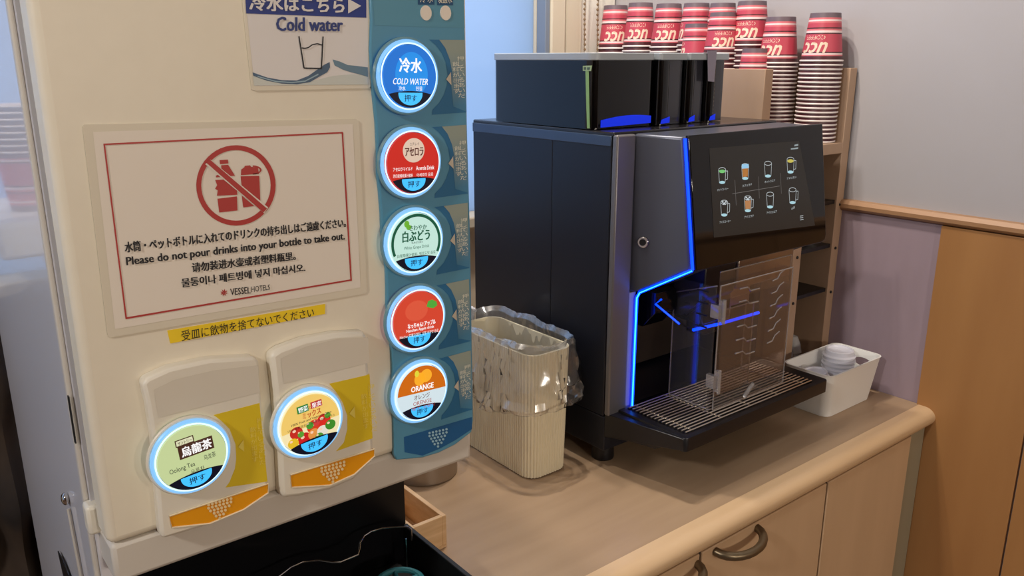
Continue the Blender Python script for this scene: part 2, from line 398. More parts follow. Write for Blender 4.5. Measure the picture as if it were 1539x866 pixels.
obj('end_panel', bx(.1072, .1245, YD, 1.13, ZF, -.0005), M_side, ct)
o = obj('end_strip', bx(1.377, 1.428, YD+.004, YD+.02, ZF, -.034), mat('grey_green_strip', rgb(150, 140, 116), .6), loc=(1.4, YD, ZF)); o.name = 'filler_strip'
tag(o, 'narrow grey green filler strip between the last cabinet and the wood panelling', 'strip')

# ================================================================ DRINKS DISPENSER
YJ = .64
dp = thing('drinks_dispenser', 'tall cream drinks dispenser with teal button strip and glowing round buttons', 'dispenser', (.28, .64, 0))
def J(pts, y=YJ): return [onY(p[0], p[1], y) for p in pts]
def c5(*pts): return [(120+u/2.548, 170+v/2.548) for u, v in pts]       # two reading frames of enlarged crops
def c6(*pts): return [(200+u/2.165, 450+v/2.165) for u, v in pts]
xl, xr = .107, .4585
seam = onY(200, 812.6, YJ).z; lipz = onY(500, 765.5, YJ).z
obj('front_door', bx(xl, xr, YJ, YJ+.034, seam+.0006, .86), M_cream, dp, bevel=.007, seg=3)
obj('lower_lip', bx(xl+.002, xr-.002, YJ+.002, YJ+.12, lipz, seam), M_lip, dp, bevel=.004)
obj('gasket', bx(xl+.006, xr-.006, YJ+.034, YJ+.046, lipz+.01, .86), M_gasket, dp)
bm = B(); prism(bm, [(xl, y, z) for y, z in ((YJ+.046, lipz), (.80, lipz), (.80, 0), (1.13, 0), (1.13, .86), (YJ+.046, .86))], (xr-xl, 0, 0)); obj('body', bm, M_side, dp)
obj('lower_side', bx(xl, xl+.012, YJ+.046, .7995, 0, lipz), M_side, dp)
obj('side_trim', bx(xl-.004, xl, YJ+.052, YJ+.060, .0, .86), M_lip, dp, bevel=.0015)
obj('side_slot', bx(xl-.0045, xl-.0035, YJ+.047, YJ+.051, .305, .345), M_black, dp)
for (px, py) in ((98, 750),):
    p = onX(px, py, xl-.003); bm = B(); bmesh.ops.create_uvsphere(bm, u_segments=12, v_segments=8, radius=.006, matrix=Matrix.Translation(p)@Matrix.Diagonal((.6, 1, 1, 1)))
    obj('screw', bm, M_chrome, dp)
p0 = onX(150, 800, xl-.002)
obj('hinge_block', bx(xl-.006, xl+.01, YJ+.036, YJ+.052, p0.z-.014, p0.z+.012), M_house, dp, bevel=.003)
bm = B(); q = [onX(a, b, xl-.002) for a, b in ((88, 828), (96, 842), (118, 900), (104, 900))]
prism(bm, q, (-.001, 0, 0)); obj('side_vent', bm, M_black, dp)
bm = B(); tube(bm, [onX(a, b, xl-.002) for a, b in ((103, 765), (122, 866), (130, 930))], .0018, 6); obj('side_seam', bm, M_lip, dp)
# cavity and drip tray
obj('backsplash', bx(xl+.012, xr-.001, .785, .80, .0, lipz+.02), mat('splash_black', rgb(14, 14, 17), .3, spec=.3), dp)
bm = B(); box(bm, xl+.012, xr, YJ+.12, .785, lipz-.001, lipz+.03); obj('cavity_roof', bm, M_dark, dp)
bm = B()
tx0, tx1, ty0, ty1 = xl+.01, xr+.001, .592, .785
box(bm, tx0, tx1, ty0, ty1, .0005, .006); box(bm, tx1-.006, tx1, ty0, ty1, .006, .052); box(bm, tx0, tx0+.006, ty0, ty1, .006, .052); box(bm, tx0, tx1, ty0, ty0+.006, .006, .052)
obj('drip_tray', bm, M_dark, dp, bevel=.001)
obj('tray_sticker', bx(.37, .443, .7838, .7842, .128, .142), mat('dark_sticker', rgb(70, 72, 74), .5), dp)
wire = [(400, 880), (420, 866), (437, 853), (455, 845), (480, 842), (500, 845), (512, 845), (538, 834), (540, 826), (541, 816), (547, 806), (558, 799), (575, 794), (595, 792.5), (613, 792), (618, 797), (617.5, 814)]
bm = B(); P = [onP(a, b, (0, 0, .075), Vector((0, 0, 1))) for a, b in wire[:-2]]
last = P[-1]; P += [last+Vector((.003, -.002, -.003)), last+Vector((.003, -.002, -.018))]
tube(bm, P, .0011, 8); tube(bm, [last+Vector((-.002, .002, -.016)), last+Vector((-.002, .002, -.06))], .001, 6)
obj('cup_guide_wire', bm, M_chrome, dp)
bm = B(); c = Vector((.402, .708, .020)); 
tube(bm, [c+Vector((.026*math.cos(a), .026*math.sin(a), .014)) for a in [2*math.pi*i/32 for i in range(32)]], .0035, 8, closed=True)
for k in range(5):
    a = 2*math.pi*k/5; box(bm, *(lambda q: (q.x-.002, q.x+.002, q.y-.002, q.y+.002, .006, .034))(c+Vector((.024*math.cos(a), .024*math.sin(a), 0))))
    tube(bm, [c+Vector((0, 0, .014)), c+Vector((.024*math.cos(a), .024*math.sin(a), .014))], .0022, 6)
obj('drain_ring', bm, M_teald, dp)

# printed fade of the press panels: grey green above, teal below
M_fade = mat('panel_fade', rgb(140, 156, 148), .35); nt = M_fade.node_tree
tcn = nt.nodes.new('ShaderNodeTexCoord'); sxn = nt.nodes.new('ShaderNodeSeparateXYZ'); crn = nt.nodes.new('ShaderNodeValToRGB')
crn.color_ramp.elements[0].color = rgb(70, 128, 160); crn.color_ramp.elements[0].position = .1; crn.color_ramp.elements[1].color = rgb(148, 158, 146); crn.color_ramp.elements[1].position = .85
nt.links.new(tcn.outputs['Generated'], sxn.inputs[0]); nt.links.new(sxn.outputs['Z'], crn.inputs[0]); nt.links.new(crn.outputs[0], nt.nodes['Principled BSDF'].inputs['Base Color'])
# teal strip
tl = [(556, -12), (558, 30), (556.5, 75), (558, 105), (561.5, 140), (566, 185), (568, 230), (568, 262), (571, 289), (573.5, 320), (574.5, 350), (577.5, 378), (581, 404), (582, 430), (582, 456), (585, 485), (588, 513), (590, 548), (590.5, 584), (592, 640), (593, 684), (596, 692)]
tb = [(635, 688.5), (660, 681), (684, 669), (709, 650)]
tr_ = [(711.5, 632), (707, 350), (702, 178), (698, -12)]
TY = YJ-.004
teal = flat('button_strip', [J(tl+tb+tr_, TY)], M_teal, dp, thick=-.006, bevel=.0012)
sT = lambda pts: J(pts, TY-.0002)
flat('strip_dark_band', [sT([(607, 657), (709, 627), (709.5, 645), (684, 662), (660, 675), (635, 685), (608, 680)])], M_tealDD, teal)  # darker blue band along the foot of the strip
def dots(cx, cy, dx, dy, r, rows, m, parent, y, sl=-.3):
    polys = []
    for i, nn in enumerate(rows):
        for k in range(nn):
            u = (k-(nn-1)/2)*dx; X, Y = cx+u, cy+i*dy+u*sl
            polys.append([onY(X+r*math.cos(a), Y+r*math.sin(a), y) for a in [2*math.pi*j/7 for j in range(7)]])
    flat('arrow_dots', polys, m, parent, lift=.0004)
dots(658, 648, 5.1, 4.6, 1.9, [6, 6, 5, 4, 3, 1], M_dotsB, teal, TY-.0003, -.22)
bm = B()
def line(bm, a, b, wd, y, nrm=Vector((0, -1, 0))):
    A, Bq = onY(a[0], a[1], y), onY(b[0], b[1], y); d = (Bq-A).normalized(); s = d.cross(nrm)*wd/2
    f = bm.faces.new([bm.verts.new(q) for q in (A-s, Bq-s, Bq+s, A+s)]); f.normal_update()
    if f.normal.dot(nrm) < 0: f.normal_flip()
flat('top_label_panel', [sT([(560, -12), (697, -12), (698.5, 42), (563, 38)])], mat('teal_top', rgb(88, 146, 168), .35), teal)
flat('name_plate', [J([(628, -10), (653, -10), (653, 7), (628, 7)], TY-.0005), J([(656, -10), (681, -10), (681, 8), (657, 8)], TY-.0005)], mat('plate_blue', rgb(22, 78, 120), .4), teal)
text('lettering', '冷 水', J([(631, -7), (650, -7), (650, 4), (631, 4)], TY-.0006), M_whitetext, teal)
text('lettering', '炭酸水', J([(658, -7), (679, -7), (679, 5), (658, 5)], TY-.0006), M_whitetext, teal)
for cx in (639.5, 669):
    bm = B(); c = onY(cx, 19.5, TY)
    o = flat('indicator_lamp', [[c+Vector((.0056*math.cos(a), 0, .0062*math.sin(a))) for a in [2*math.pi*j/20 for j in range(20)]]], M_paper, teal, thick=.0012)

# drink buttons
def disc(c, rx, rz, y, n=40, z0=-9, z1=9):
    pts = []
    for j in range(n*2):
        a = math.pi*j/n; x, z = math.cos(a), math.sin(a); pts.append((x, z))
    out = []
    for x, z in pts:
        z_ = min(max(z, z0), z1)
        if z != z_:
            xx = math.sqrt(max(0, 1-z_*z_)); x = math.copysign(min(abs(x), xx), x)
        out.append(Vector((c.x+x*rx, y, c.z+z_*rz)))
    return out
def em(col, s=.9): return emis('lit_%d_%d_%d' % col, tuple(rgb(*col)), s)
def button(px, py, rpx, rpy, kind, yb, rot):
    c = onY(px, py, yb-.012)
    rx = (onY(px+rpx, py, yb-.012).x-onY(px-rpx, py, yb-.012).x)/2; rz = (onY(px, py-rpy, yb-.012)-onY(px, py+rpy, yb-.012)).z/2
    r = (rx+rz)/2*.98
    fy = yb-.0100
    main = {'water': (18, 110, 205), 'acerola': (196, 36, 26), 'grape': (190, 226, 214), 'apple': (206, 66, 44), 'orange': (206, 224, 232), 'tea': (190, 206, 150), 'mix': (238, 224, 176)}[kind]
    bm = B(); ps = disc(c, r*.86, r*.86, fy); prism(bm, ps, (0, .009, 0))
    bt = obj('drink_button', bm, em(main), dp)
    bt['label'] = {'water': 'blue cold water button', 'acerola': 'red acerola drink button', 'grape': 'white and green grape drink button', 'apple': 'red apple drink button', 'orange': 'orange and white orange drink button', 'tea': 'pale green oolong tea button', 'mix': 'vegetable and fruit mix button'}[kind]
    bm = B(); tube(bm, [c+Vector((r*.955*math.cos(a), .006, r*.955*math.sin(a))) for a in [2*math.pi*i/56 for i in range(56)]], r*.054, 8, closed=True)
    obj('light_ring', bm, M_ring, bt)
    bm = B(); tube(bm, [c+Vector((r*.90*math.cos(a), .0035, r*.90*math.sin(a))) for a in [2*math.pi*i/56 for i in range(56)]], r*.022, 6, closed=True)
    obj('light_ring_core', bm, M_ringw, bt)
    bm = B(); tube(bm, [c+Vector((r*1.03*math.cos(a), .0085, r*1.03*math.sin(a))) for a in [2*math.pi*i/56 for i in range(56)]], r*.05, 8, closed=True)
    obj('bezel', bm, M_tealL if kind not in ('tea', 'mix') else M_house, bt)
    cr, sr = math.cos(rot), math.sin(rot)
    def pt(u, v): return Vector((c.x+(u*cr-v*sr)*r*.86, fy, c.z+(u*sr+v*cr)*r*.86))
    def q(u0, u1, v0, v1, sl=0): return [pt(u0, v1+sl*u0), pt(u1, v1+sl*u1), pt(u1, v0+sl*u1), pt(u0, v0+sl*u0)]
    lf = [.0002]
    def sh(nm, polys, m):
        lf[0] += .00006; return flat(nm, polys, m, bt, lift=lf[0])
    def tx(s, u0, u1, v0, v1, m, bold=.01, **k):
        return text('lettering', s, q(u0, u1, v0, v1), m, bt, lift=lf[0]+.0004, bold=bold, **k)
    def circ(u, v, a, b, z0=-9, z1=9, n=24):
        return [pt(u+a*p.x, v+b*p.z) for p in disc(Vector((0, 0, 0)), 1, 1, 0, n, z0, z1)]
    white = em((240, 240, 240), 1.0); ink = em((40, 44, 50), .3)
    if kind == 'water':
        sh('glow_patch', [circ(.05, .05, .62, .72)], em((24, 140, 230), .9))
        tx('冷水', -.42, .42, .12, .58, white, .03); tx('COLD WATER', -.66, .66, -.26, -.06, white, .015, shear=.25)
        tx('冷水', -.45, -.2, -.45, -.31, white); tx('찬물', .2, .45, -.45, -.31, white)
    if kind == 'acerola':
        sh('oval', [circ(.0, .42, .42, .40)], em((214, 190, 170), .9))
        tx('アセロラ', -.34, .36, .24, .52, em((90, 24, 18), .5), .03); tx('ニチレイ', -.16, .2, .58, .68, ink, 0)
        tx('アセロラマイルド', -.80, -.06, -.24, -.12, white); tx('Acerola Drink', .08, .80, -.24, -.10, white)
        tx('西印度櫻桃果汁飲料', -.80, -.04, -.46, -.34, white, 0); tx('아세로라 음료', .10, .76, -.46, -.34, white, 0)
    if kind == 'grape':
        g = em((10, 104, 74), .5)
        ring = [[pt(.98*math.cos(a), .98*math.sin(a)), pt(.98*math.cos(b), .98*math.sin(b)), pt(.88*math.cos(b), .88*math.sin(b)), pt(.88*math.cos(a), .88*math.sin(a))] for a, b in [(math.radians(-25+i*230/40), math.radians(-25+(i+1)*230/40)) for i in range(40)]]
        sh('green_border', ring, g)
        tx('さわやか', -.28, .40, .42, .60, g, .02); tx('白ぶどう', -.55, .52, .05, .42, g, .035); tx('SUNTORY', -.2, .25, -.03, .03, ink, 0)
        tx('White Grape Drink', -.5, .5, -.24, -.10, g, 0); tx('白葡萄果汁飲料  백포도맛 음료', -.76, .76, -.46, -.34, g, 0)
        sh('leaf', [circ(-.38, .66, .10, .12, n=8), circ(-.30, .54, .10, .09, n=8)], em((110, 180, 50), .8))
    if kind == 'apple':
        lg = em((80, 170, 60), .8)
        sh('apple_dimple', [circ(-.1, .35, .45, .36)], em((214, 84, 58), .9))
        sh('leaf', [[pt(.30, .44), pt(.36, .62), pt(.52, .66), pt(.70, .56), pt(.74, .42), pt(.58, .34), pt(.42, .38)]], lg)
        tx('なっちゃん! アップル', -.46, .66, -.24, -.06, white, .025); tx('Natchan Apple drink', -.52, .60, -.40, -.26, white, .01)
        tx('Natchan 苹果汁饮料  낫짱 사과맛 음료', -.78, .78, -.55, -.43, white, 0)
    if kind == 'orange':
        sh('orange_top', [disc_pt for disc_pt in [circ(0, 0, .99, .99, z0=.02, n=40)]], em((205, 104, 14), .85))
        sh('orange_fruit', [circ(-.1, .52, .22, .24), circ(.16, .60, .24, .24)], em((245, 170, 40), .9)); sh('leaf', [circ(-.22, .74, .09, .12, n=8)], em((230, 220, 60), .8))
        tx('ORANGE', -.46, .46, .10, .30, white, .03); ro = em((190, 60, 30), .6)
        tx('オレンジ', -.34, .30, -.22, -.04, em((120, 60, 40), .5), .01); tx('ORENGE', -.38, .38, -.42, -.28, ro, .005); tx('橙子  오렌지', -.44, .50, -.60, -.47, ro, 0)
    if kind == 'tea':
        br = em((84, 50, 34), .5)
        sh('brown_box', [q(-.36, .66, .08, .50)], br); sh('box_rim', [q(-.40, .14, .50, .72)], br)
        sh('box_inner', [q(-.37, .11, .53, .69)], em((214, 216, 180), .9))
        tx('サントリー', -.33, .07, .55, .66, br, .01); tx('烏龍茶', -.28, .60, .14, .45, white, .03)
        tx('Oolong Tea', -.72, .02, -.30, -.10, ink, .0); tx('乌龙茶', .30, .66, -.20, -.02, ink, 0); tx('우롱차', -.14, .26, -.50, -.34, ink, 0)
    if kind == 'mix':
        sh('cream_top', [circ(0, 0, .98, .98, z0=-.05, n=40)], em((244, 206, 110), .8))
        rnd = random.Random(5)
        for u, v, a, col in ((-.55, -.12, .24, (200, 40, 30)), (-.30, -.42, .26, (206, 30, 30)), (.10, -.12, .28, (214, 60, 30)), (.46, -.02, .26, (220, 40, 30)), (.04, -.36, .22, (230, 150, 70)), (.36, -.36, .22, (232, 226, 210)), (-.72, -.42, .20, (230, 190, 40)), (.66, -.24, .2, (60, 140, 40)), (-.06, -.02, .14, (70, 150, 50)), (-.42, -.2, .12, (90, 160, 50)), (.18, .0, .12, (210, 60, 60)), (.6, .12, .12, (90, 160, 50)), (.2, -.5, .16, (80, 150, 50))):
            if u*u+v*v < .82: sh('fruit_print', [circ(u*.94, v, a*.9, a*.85, n=10)], em(col, .8)); sh('fruit_shine', [circ(u*.94-.06, v+.08, a*.25, a*.2, n=6)], em((250, 210, 180), .8))
        gr = em((30, 140, 60), .6); rd = em((206, 50, 60), .6)
        sh('word_ground', [q(-.40, -.02, .50, .74)], gr); sh('word_ground', [q(.06, .44, .52, .74)], rd)
        tx('野菜', -.36, -.05, .53, .71, white, .02); tx('と', -.02, .06, .54, .66, rd, .02); tx('果実', .09, .41, .54, .71, white, .02); tx('ミックス', -.26, .36, .28, .48, em((214, 90, 40), .6), .03)
        tx('100% Fruit and Vegetable Juice', -.66, .70, .15, .25, ink, .01); tx('100% 果蔬混合汁  100% 과일&야채주스', -.80, .80, .02, .11, ink, 0)
    # dark foot with the lit push lens
    dk = [pt(x, z) for x, z in [(math.cos(a)*.99, math.sin(a)*.99) for a in [math.radians(180+i*180/30) for i in range(31)]] if z < -.52]
    arc = [pt(.80-1.60*i/12, -.56-.0+.10*(1-((i-6)/6)**2)) for i in range(13)]
    sh('dark_foot', [dk+arc], mat('lens_surround', rgb(12, 24, 54), .25))
    if kind != 'x': sh('push_lens', [circ(.0, -.56, .46, .36, z1=.12)], em((60, 180, 245), 1.1))
    tx('押す', -.24, .24, -.80, -.58, em((12, 50, 80), .2), .01)
    return c, r

centres = [(618.5, 115, 46.5, 57, 'water'), (623.5, 245.5, 46, 54, 'acerola'), (627.5, 365, 45, 52, 'grape'), (631.5, 482, 44.5, 50, 'apple'), (636, 591, 43, 48, 'orange')]
first = onY(618.5, 115, TY)
for px, py, rx, ry, k in centres:
    button(px, py, rx, ry, k, TY-.0005, math.radians(-2))
    off = onY(px, py, TY)-first
    def R(pts, y=TY-.0003): return [onY(a, b, y)+Vector((off.x, 0, off.z)) for a, b in pts]
    arc = [(645, 59.5), (655, 68), (664, 80), (670, 94), (673, 112), (672, 128), (667, 143), (660, 155), (650, 165), (649, 172.5)]
    pn = flat('press_panel', [R(arc+[(701, 169), (698, 60)])], M_tealD, dp)
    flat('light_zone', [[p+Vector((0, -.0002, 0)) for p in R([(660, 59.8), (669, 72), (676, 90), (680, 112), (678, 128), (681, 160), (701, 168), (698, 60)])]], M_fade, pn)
    flat('press_arrow', [R([(670.5, 119), (678, 108), (678.5, 128)], TY-.0008)], mat('arrow_beige', rgb(206, 196, 176), .5), pn)
    vtext('押しているあいだ', R([(686.5, 84), (697, 84), (699, 148), (688.5, 147)], TY-.0006), M_whitetext, pn)
    vtext('飲料が出ます', R([(679.5, 92), (689, 92), (690.5, 141), (681.5, 141)], TY-.0006), M_whitetext, pn)

# the two yellow housings
def housing(outer, inner, yellow, orangep, bt, arrow, d):
    y1 = YJ-.012
    h = flat('nozzle_housing', [J(outer, y1)], M_house, dp, thick=-.014, bevel=.004)
    flat('recessed_label', [J(inner, y1-.0003)], M_recess, h)
    yl = flat('press_panel', [J(yellow, y1-.0002)], M_yelp, dp, thick=-.004)
    flat('orange_foot', [J(orangep, y1-.0006)], M_orange, h, thick=-.002)
    edge = [Vector(p) for p in J(orangep, y1-.0008)]; bm = B(); tube(bm, edge, .0007, 5, closed=True); obj('foot_rim', bm, mat('pale_rim', rgb(240, 220, 180), .4), h)
    ax, ay = arrow
    flat('press_arrow', [J([(ax-4, ay+2), (ax+4, ay-9), (ax+5, ay+9)], y1-.0010)], M_yeld, yl)
    vtext('押しているあいだ', J([(ax+23, ay-42), (ax+33, ay-44), (ax+38, ay+28), (ax+28, ay+30)], y1-.0008), M_yeld, yl)
    vtext('飲料が出ます', J([(ax+13, ay-28), (ax+22, ay-30), (ax+26, ay+24), (ax+17, ay+26)], y1-.0008), M_yeld, yl)
    dots(d[0], d[1], 5.6, 5.0, 2.3, [7, 7, 6, 4, 3, 1], M_dots, h, y1-.0010, -.28)
    button(*bt, y1, math.radians(5))
housing([(214, 577), (222, 569), (255, 554), (315, 541), (383, 536.8), (390, 543), (395, 620), (403, 728), (404, 742), (366, 770), (315, 790), (262, 806), (244, 811), (241, 800), (236, 740), (230, 660), (222, 610)],
        [(231, 586), (262, 571), (320, 557), (387, 549), (390, 590), (238, 628)],
        [(321, 624), (390, 606), (402, 724), (339, 733), (345, 725), (353, 705), (355, 690), (354, 668), (345, 645), (333, 633)],
        [(254.5, 776), (403, 727), (403, 741), (366, 766), (315, 787), (258, 793)], (291, 690, 61.5, 58, 'tea'), (362, 670), (330, 754))
housing([(406.5, 534), (421, 524), (459, 510), (505, 501.5), (546, 499), (552, 504), (557, 580), (562, 665), (562.8, 692), (532.5, 722), (495.6, 738), (449, 748), (425, 750), (422, 740), (418, 650), (413, 590)],
        [(421.7, 539), (460, 521), (510, 509), (553, 507), (555.6, 545), (426, 577)],
        [(494.7, 577), (555.6, 563), (560, 659), (505, 678.6), (517, 665), (522, 645), (522, 625), (515, 605), (505, 589)],
        [(436.5, 714), (562.6, 675), (562.6, 686), (532.5, 713), (495.6, 729.5), (438, 732.7)], (468.8, 638.5, 53, 54, 'mix'), (529, 620), (500, 699))

# ---- signs on the dispenser
sg = thing('no_bottle_sign', 'laminated notice with red border and crossed out bottles, taped to the cream front', 'sign', onY(340, 340, YJ))
def S(pts, y=YJ): return J(c5(*pts), y)
flat('laminate_sheet', [S([(10, 52), (18, 44), (1058, 22), (1068, 32), (1098, 680), (1088, 692), (114, 860), (106, 850)], YJ-.0012)], M_lam, sg, thick=-.0008)
flat('paper', [S([(50, 72), (1045, 42), (1075, 668), (135, 828)], YJ-.0014)], M_paper, sg)
bd = [(90, 117), (1008, 72), (1042, 642), (175, 790)]; bi = [(97, 123), (1003, 78), (1036, 637), (180, 782)]
flat('red_border', [S([bd[i], bd[(i+1) % 4], bi[(i+1) % 4], bi[i]], YJ-.0018) for i in range(4)], M_red, sg)
el = lambda a, rx, ry: (598+rx*math.cos(a), 277+ry*math.sin(a))
ringp = [S([el(a, 152, 154), el(b, 152, 154), el(b, 133, 135), el(a, 133, 135)], YJ-.0018) for a, b in [(2*math.pi*i/48, 2*math.pi*(i+1)/48) for i in range(48)]]
flat('prohibition_ring', ringp, M_red, sg)
flat('bottle_symbol', [S(p, YJ-.0018) for p in (
    [(535, 180), (567, 178), (569, 193), (537, 196)], [(541, 200), (568, 198), (594, 240), (560, 243), (545, 232)] , [(521, 240), (538, 232), (552, 243), (522, 247)],
    [(518, 256), (562, 254), (602, 286), (603, 313), (525, 317), (528, 296), (518, 290), (526, 276)],
    [(527, 328), (602, 319), (604, 373), (534, 381)],
    [(617, 238), (618, 216), (630, 208), (632, 202), (652, 200), (656, 206), (682, 208), (686, 233)],
    [(616, 242), (687, 240), (692, 348), (672, 350), (622, 302)], [(620, 316), (668, 356), (626, 362)])], M_red, sg)
handle = [S([(660+36*math.cos(a), 218+18*math.sin(a)), (660+36*math.cos(b), 218+18*math.sin(b)), (660+30*math.cos(b), 219+13*math.sin(b)), (660+30*math.cos(a), 219+13*math.sin(a))], YJ-.0018) for a, b in [(-1.5+i*.3, -1.5+(i+1)*.3) for i in range(10)]]
flat('flask_strap', handle, M_red, sg)
flat('bar_outline', [S([(480, 196), (500, 178), (722, 362), (706, 384)], YJ-.0021)], M_paper, sg)
flat('prohibition_bar', [S([(484, 190), (497, 177), (717, 366), (703, 381)], YJ-.0024)], M_red, sg)
def ST(s, q, m=M_ink, **k): return text('lettering', s, S(q, YJ-.0016), m, sg, **k)
ST('水筒・ペットボトルに入れてのドリンクの持ち出しはご遠慮ください。', [(170, 494), (1016, 402), (1018, 436), (174, 534)], bold=.03)
ST('Please do not pour drinks into your bottle to take out.', [(176, 552), (1012, 456), (1014, 492), (180, 592)], bold=.03)
ST('请勿装进水壶或者塑料瓶里。', [(428, 574), (824, 530), (826, 562), (430, 610)], bold=.03)
ST('물통이나 페트병에 넣지 마십시오.', [(388, 634), (860, 576), (862, 606), (391, 668)], bold=.03)
ST('VESSEL', [(575, 672), (652, 664), (653, 690), (577, 698)], bold=.01); ST('HOTELS', [(656, 664), (727, 656), (728, 676), (657, 686)], bold=-.005)
star = []
for k in range(8):
    a = math.pi*k/4+.2; b = a+.35
    star.append(S([(552, 688), (552+9*math.cos(b), 688+8*math.sin(b)), (552+15*math.cos(a), 688+15*math.sin(a)), (552+7*math.cos(a-.3), 688+7*math.sin(a-.3))], YJ-.0018))
flat('star_emblem', star, M_red, sg)

ys = thing('tape_label', 'yellow strip label with black lettering above the lower buttons', 'label', onY(370, 487, YJ))
flat('tape', [J([(251.5, 497), (489, 457), (488.5, 472), (256, 516.5)], YJ-.0006)], M_yel, ys, thick=-.0004)
text('lettering', '受皿に飲物を捨てないでください', J([(272, 497), (471, 462), (472, 476), (273, 513)], YJ-.0007), M_ink, ys, bold=.005)

cw = thing('cold_water_sign', 'laminated cold water notice with blue heading and glass drawing', 'sign', onY(460, 60, YJ))
def c2(*p): return [(340+u/4.05, v/4.05) for u, v in p]
def W(pts, y=YJ): return J(c2(*pts), y)
flat('laminate_sheet', [W([(85, -120), (880, -120), (880, 525), (868, 538), (175, 553), (155, 545)], YJ-.0012)], M_lam, cw, thick=-.0008)
flat('paper', [W([(105, -110), (862, -110), (864, 515), (172, 522)], YJ-.0014)], M_paperC, cw)
flat('heading_band', [W([(112, -90), (852, -90), (853, 108), (122, 82)], YJ-.0017)], M_navyprint, cw)
text('lettering', '冷水はこちら', W([(135, -30), (715, -14), (715, 82), (142, 62)], YJ-.0018), M_paperC, cw, bold=.04)
flat('heading_arrow', [W([(742, -8), (822, 36), (742, 82)], YJ-.0022)], M_paperC, cw)
text('lettering', 'Cold water', W([(305, 102), (706, 112), (706, 190), (305, 188)], YJ-.0016), M_navytext, cw, bold=.035)
def wave(name, top, bot, m, y):
    flat(name, [W([top[i], top[i+1], bot[i+1], bot[i]], y) for i in range(len(top)-1)], m, cw)
wave('pale_water', [(162, 462), (250, 490), (340, 505), (440, 505), (540, 490), (600, 474), (650, 462), (760, 452), (863, 455)], [(168, 520), (250, 519), (340, 519), (440, 518), (540, 517), (600, 517), (650, 516), (760, 516), (863, 515)], mat('water_pale', rgb(204, 206, 196), .5), YJ-.0015)
wave('water_wave', [(160, 440), (250, 472), (340, 488), (430, 490), (500, 462), (560, 420), (600, 392), (630, 378)], [(166, 462), (250, 492), (340, 509), (430, 513), (510, 500), (570, 465), (615, 440), (632, 410)], mat('water_blue', rgb(74, 98, 122), .5), YJ-.0017)
wave('water_ripple', [(190, 462), (300, 492), (400, 500), (480, 490), (560, 448)], [(190, 468), (300, 499), (400, 506), (480, 498), (562, 456)], mat('water_light', rgb(150, 175, 185), .5), YJ-.0019)
wave('water_wave', [(648, 362), (690, 374), (740, 396), (800, 402), (862, 410)], [(660, 398), (710, 424), (760, 440), (810, 452), (862, 468)], mat('water_mid', rgb(104, 132, 148), .5), YJ-.0017)
bm = B()
def pline(bm, pts, wd, y):
    for a, b in zip(pts, pts[1:]): line(bm, a, b, wd, y)
pline(bm, c2((443, 220), (474, 415), (580, 417), (590, 222)), .0011, YJ-.0021); pline(bm, c2((460, 292), (480, 294), (500, 290), (525, 272), (555, 266), (585, 274)), .0009, YJ-.0021)
obj('glass_drawing', bm, M_ink, cw, smooth=False, recalc=False)

# ================================================================ COFFEE MACHINE
cm = thing('coffee_machine', 'black bean to cup coffee machine with touch screen and blue light line', 'coffee machine', (1.0, .95, 0))
mx0, mx1, my0, my1 = .816, 1.19, .808, 1.13
bm = B()
box(bm, mx0, .862, my0, .93, .085, .497); box(bm, 1.172, mx1, my0, .93, .085, .497)
box(bm, .862, 1.172, my0, .93, .27, .497); box(bm, mx0, mx1, .93, my1, .085, .497)
obj('body', bm, M_bodyblk, cm, bevel=.0015)
obj('base_box', bx(mx0+.001, mx1-.001, my0-.002, my1, .028, .084), M_bodyblk, cm, bevel=.002)
for x, y in ((.845, .835), (1.16, .835), (.845, 1.10), (1.16, 1.10)):
    bm = B(); lathe(bm, [(.017, 0), (.018, .004), (.016, .028)], (x, y, 0), 20, cap0=True, cap1=True); obj('foot', bm, M_black, cm)
obj('side_edge', bx(mx0-.0012, mx0+.004, my0, my1, .484, .4985), mat('side_trim_grey', rgb(70, 84, 104), .3, .4), cm, bevel=.001)
obj('top_cover', bx(mx0, mx1, my0-.004, my1, .497, .5035), mat('dark_top', rgb(30, 28, 30), .22), cm, bevel=.002)
# silver upright at the front left edge
bm = B(); prism(bm, [(mx0, .795, z) for z in ()] or [(mx0, my0-.001, .088), (mx0, .797, .088), (.8525, .797, .088), (.8525, my0-.001, .088)], (0, 0, .412)); obj('silver_upright', bm, M_silver, cm, bevel=.0025)
# head that carries the screen; left side facet faces the viewer
hy = .803
Lp = [(.853, hy, .5005), (.8600, .777, .500), (.880, .737, .4985), (.882, .713, .318), (.867, .797, .272), (.853, hy, .272)]
Rp = [(1.19, hy, .5005), (1.19, .775, .500), (1.198, .737, .4985), (1.2015, .713, .318), (1.19, .797, .272), (1.19, hy, .272)]
bm = B(); A = [bm.verts.new(p) for p in Lp]; Bq = [bm.verts.new(p) for p in Rp]; mid = bm.verts.new((.8662, .777, .2825))
for i in range(6):
    if i == 3: bm.faces.new((A[3], mid, A[4], Bq[4], Bq[3]))
    else: bm.faces.new((A[i], A[(i+1) % 6], Bq[(i+1) % 6], Bq[i]))
bm.faces.new((A[0], A[1], mid, A[4], A[5])); bm.faces.new((A[1], A[2], A[3], mid))
bm.faces.new(Bq)
obj('head_housing', bm, M_facet, cm, bevel=.004, seg=4, ang=20)
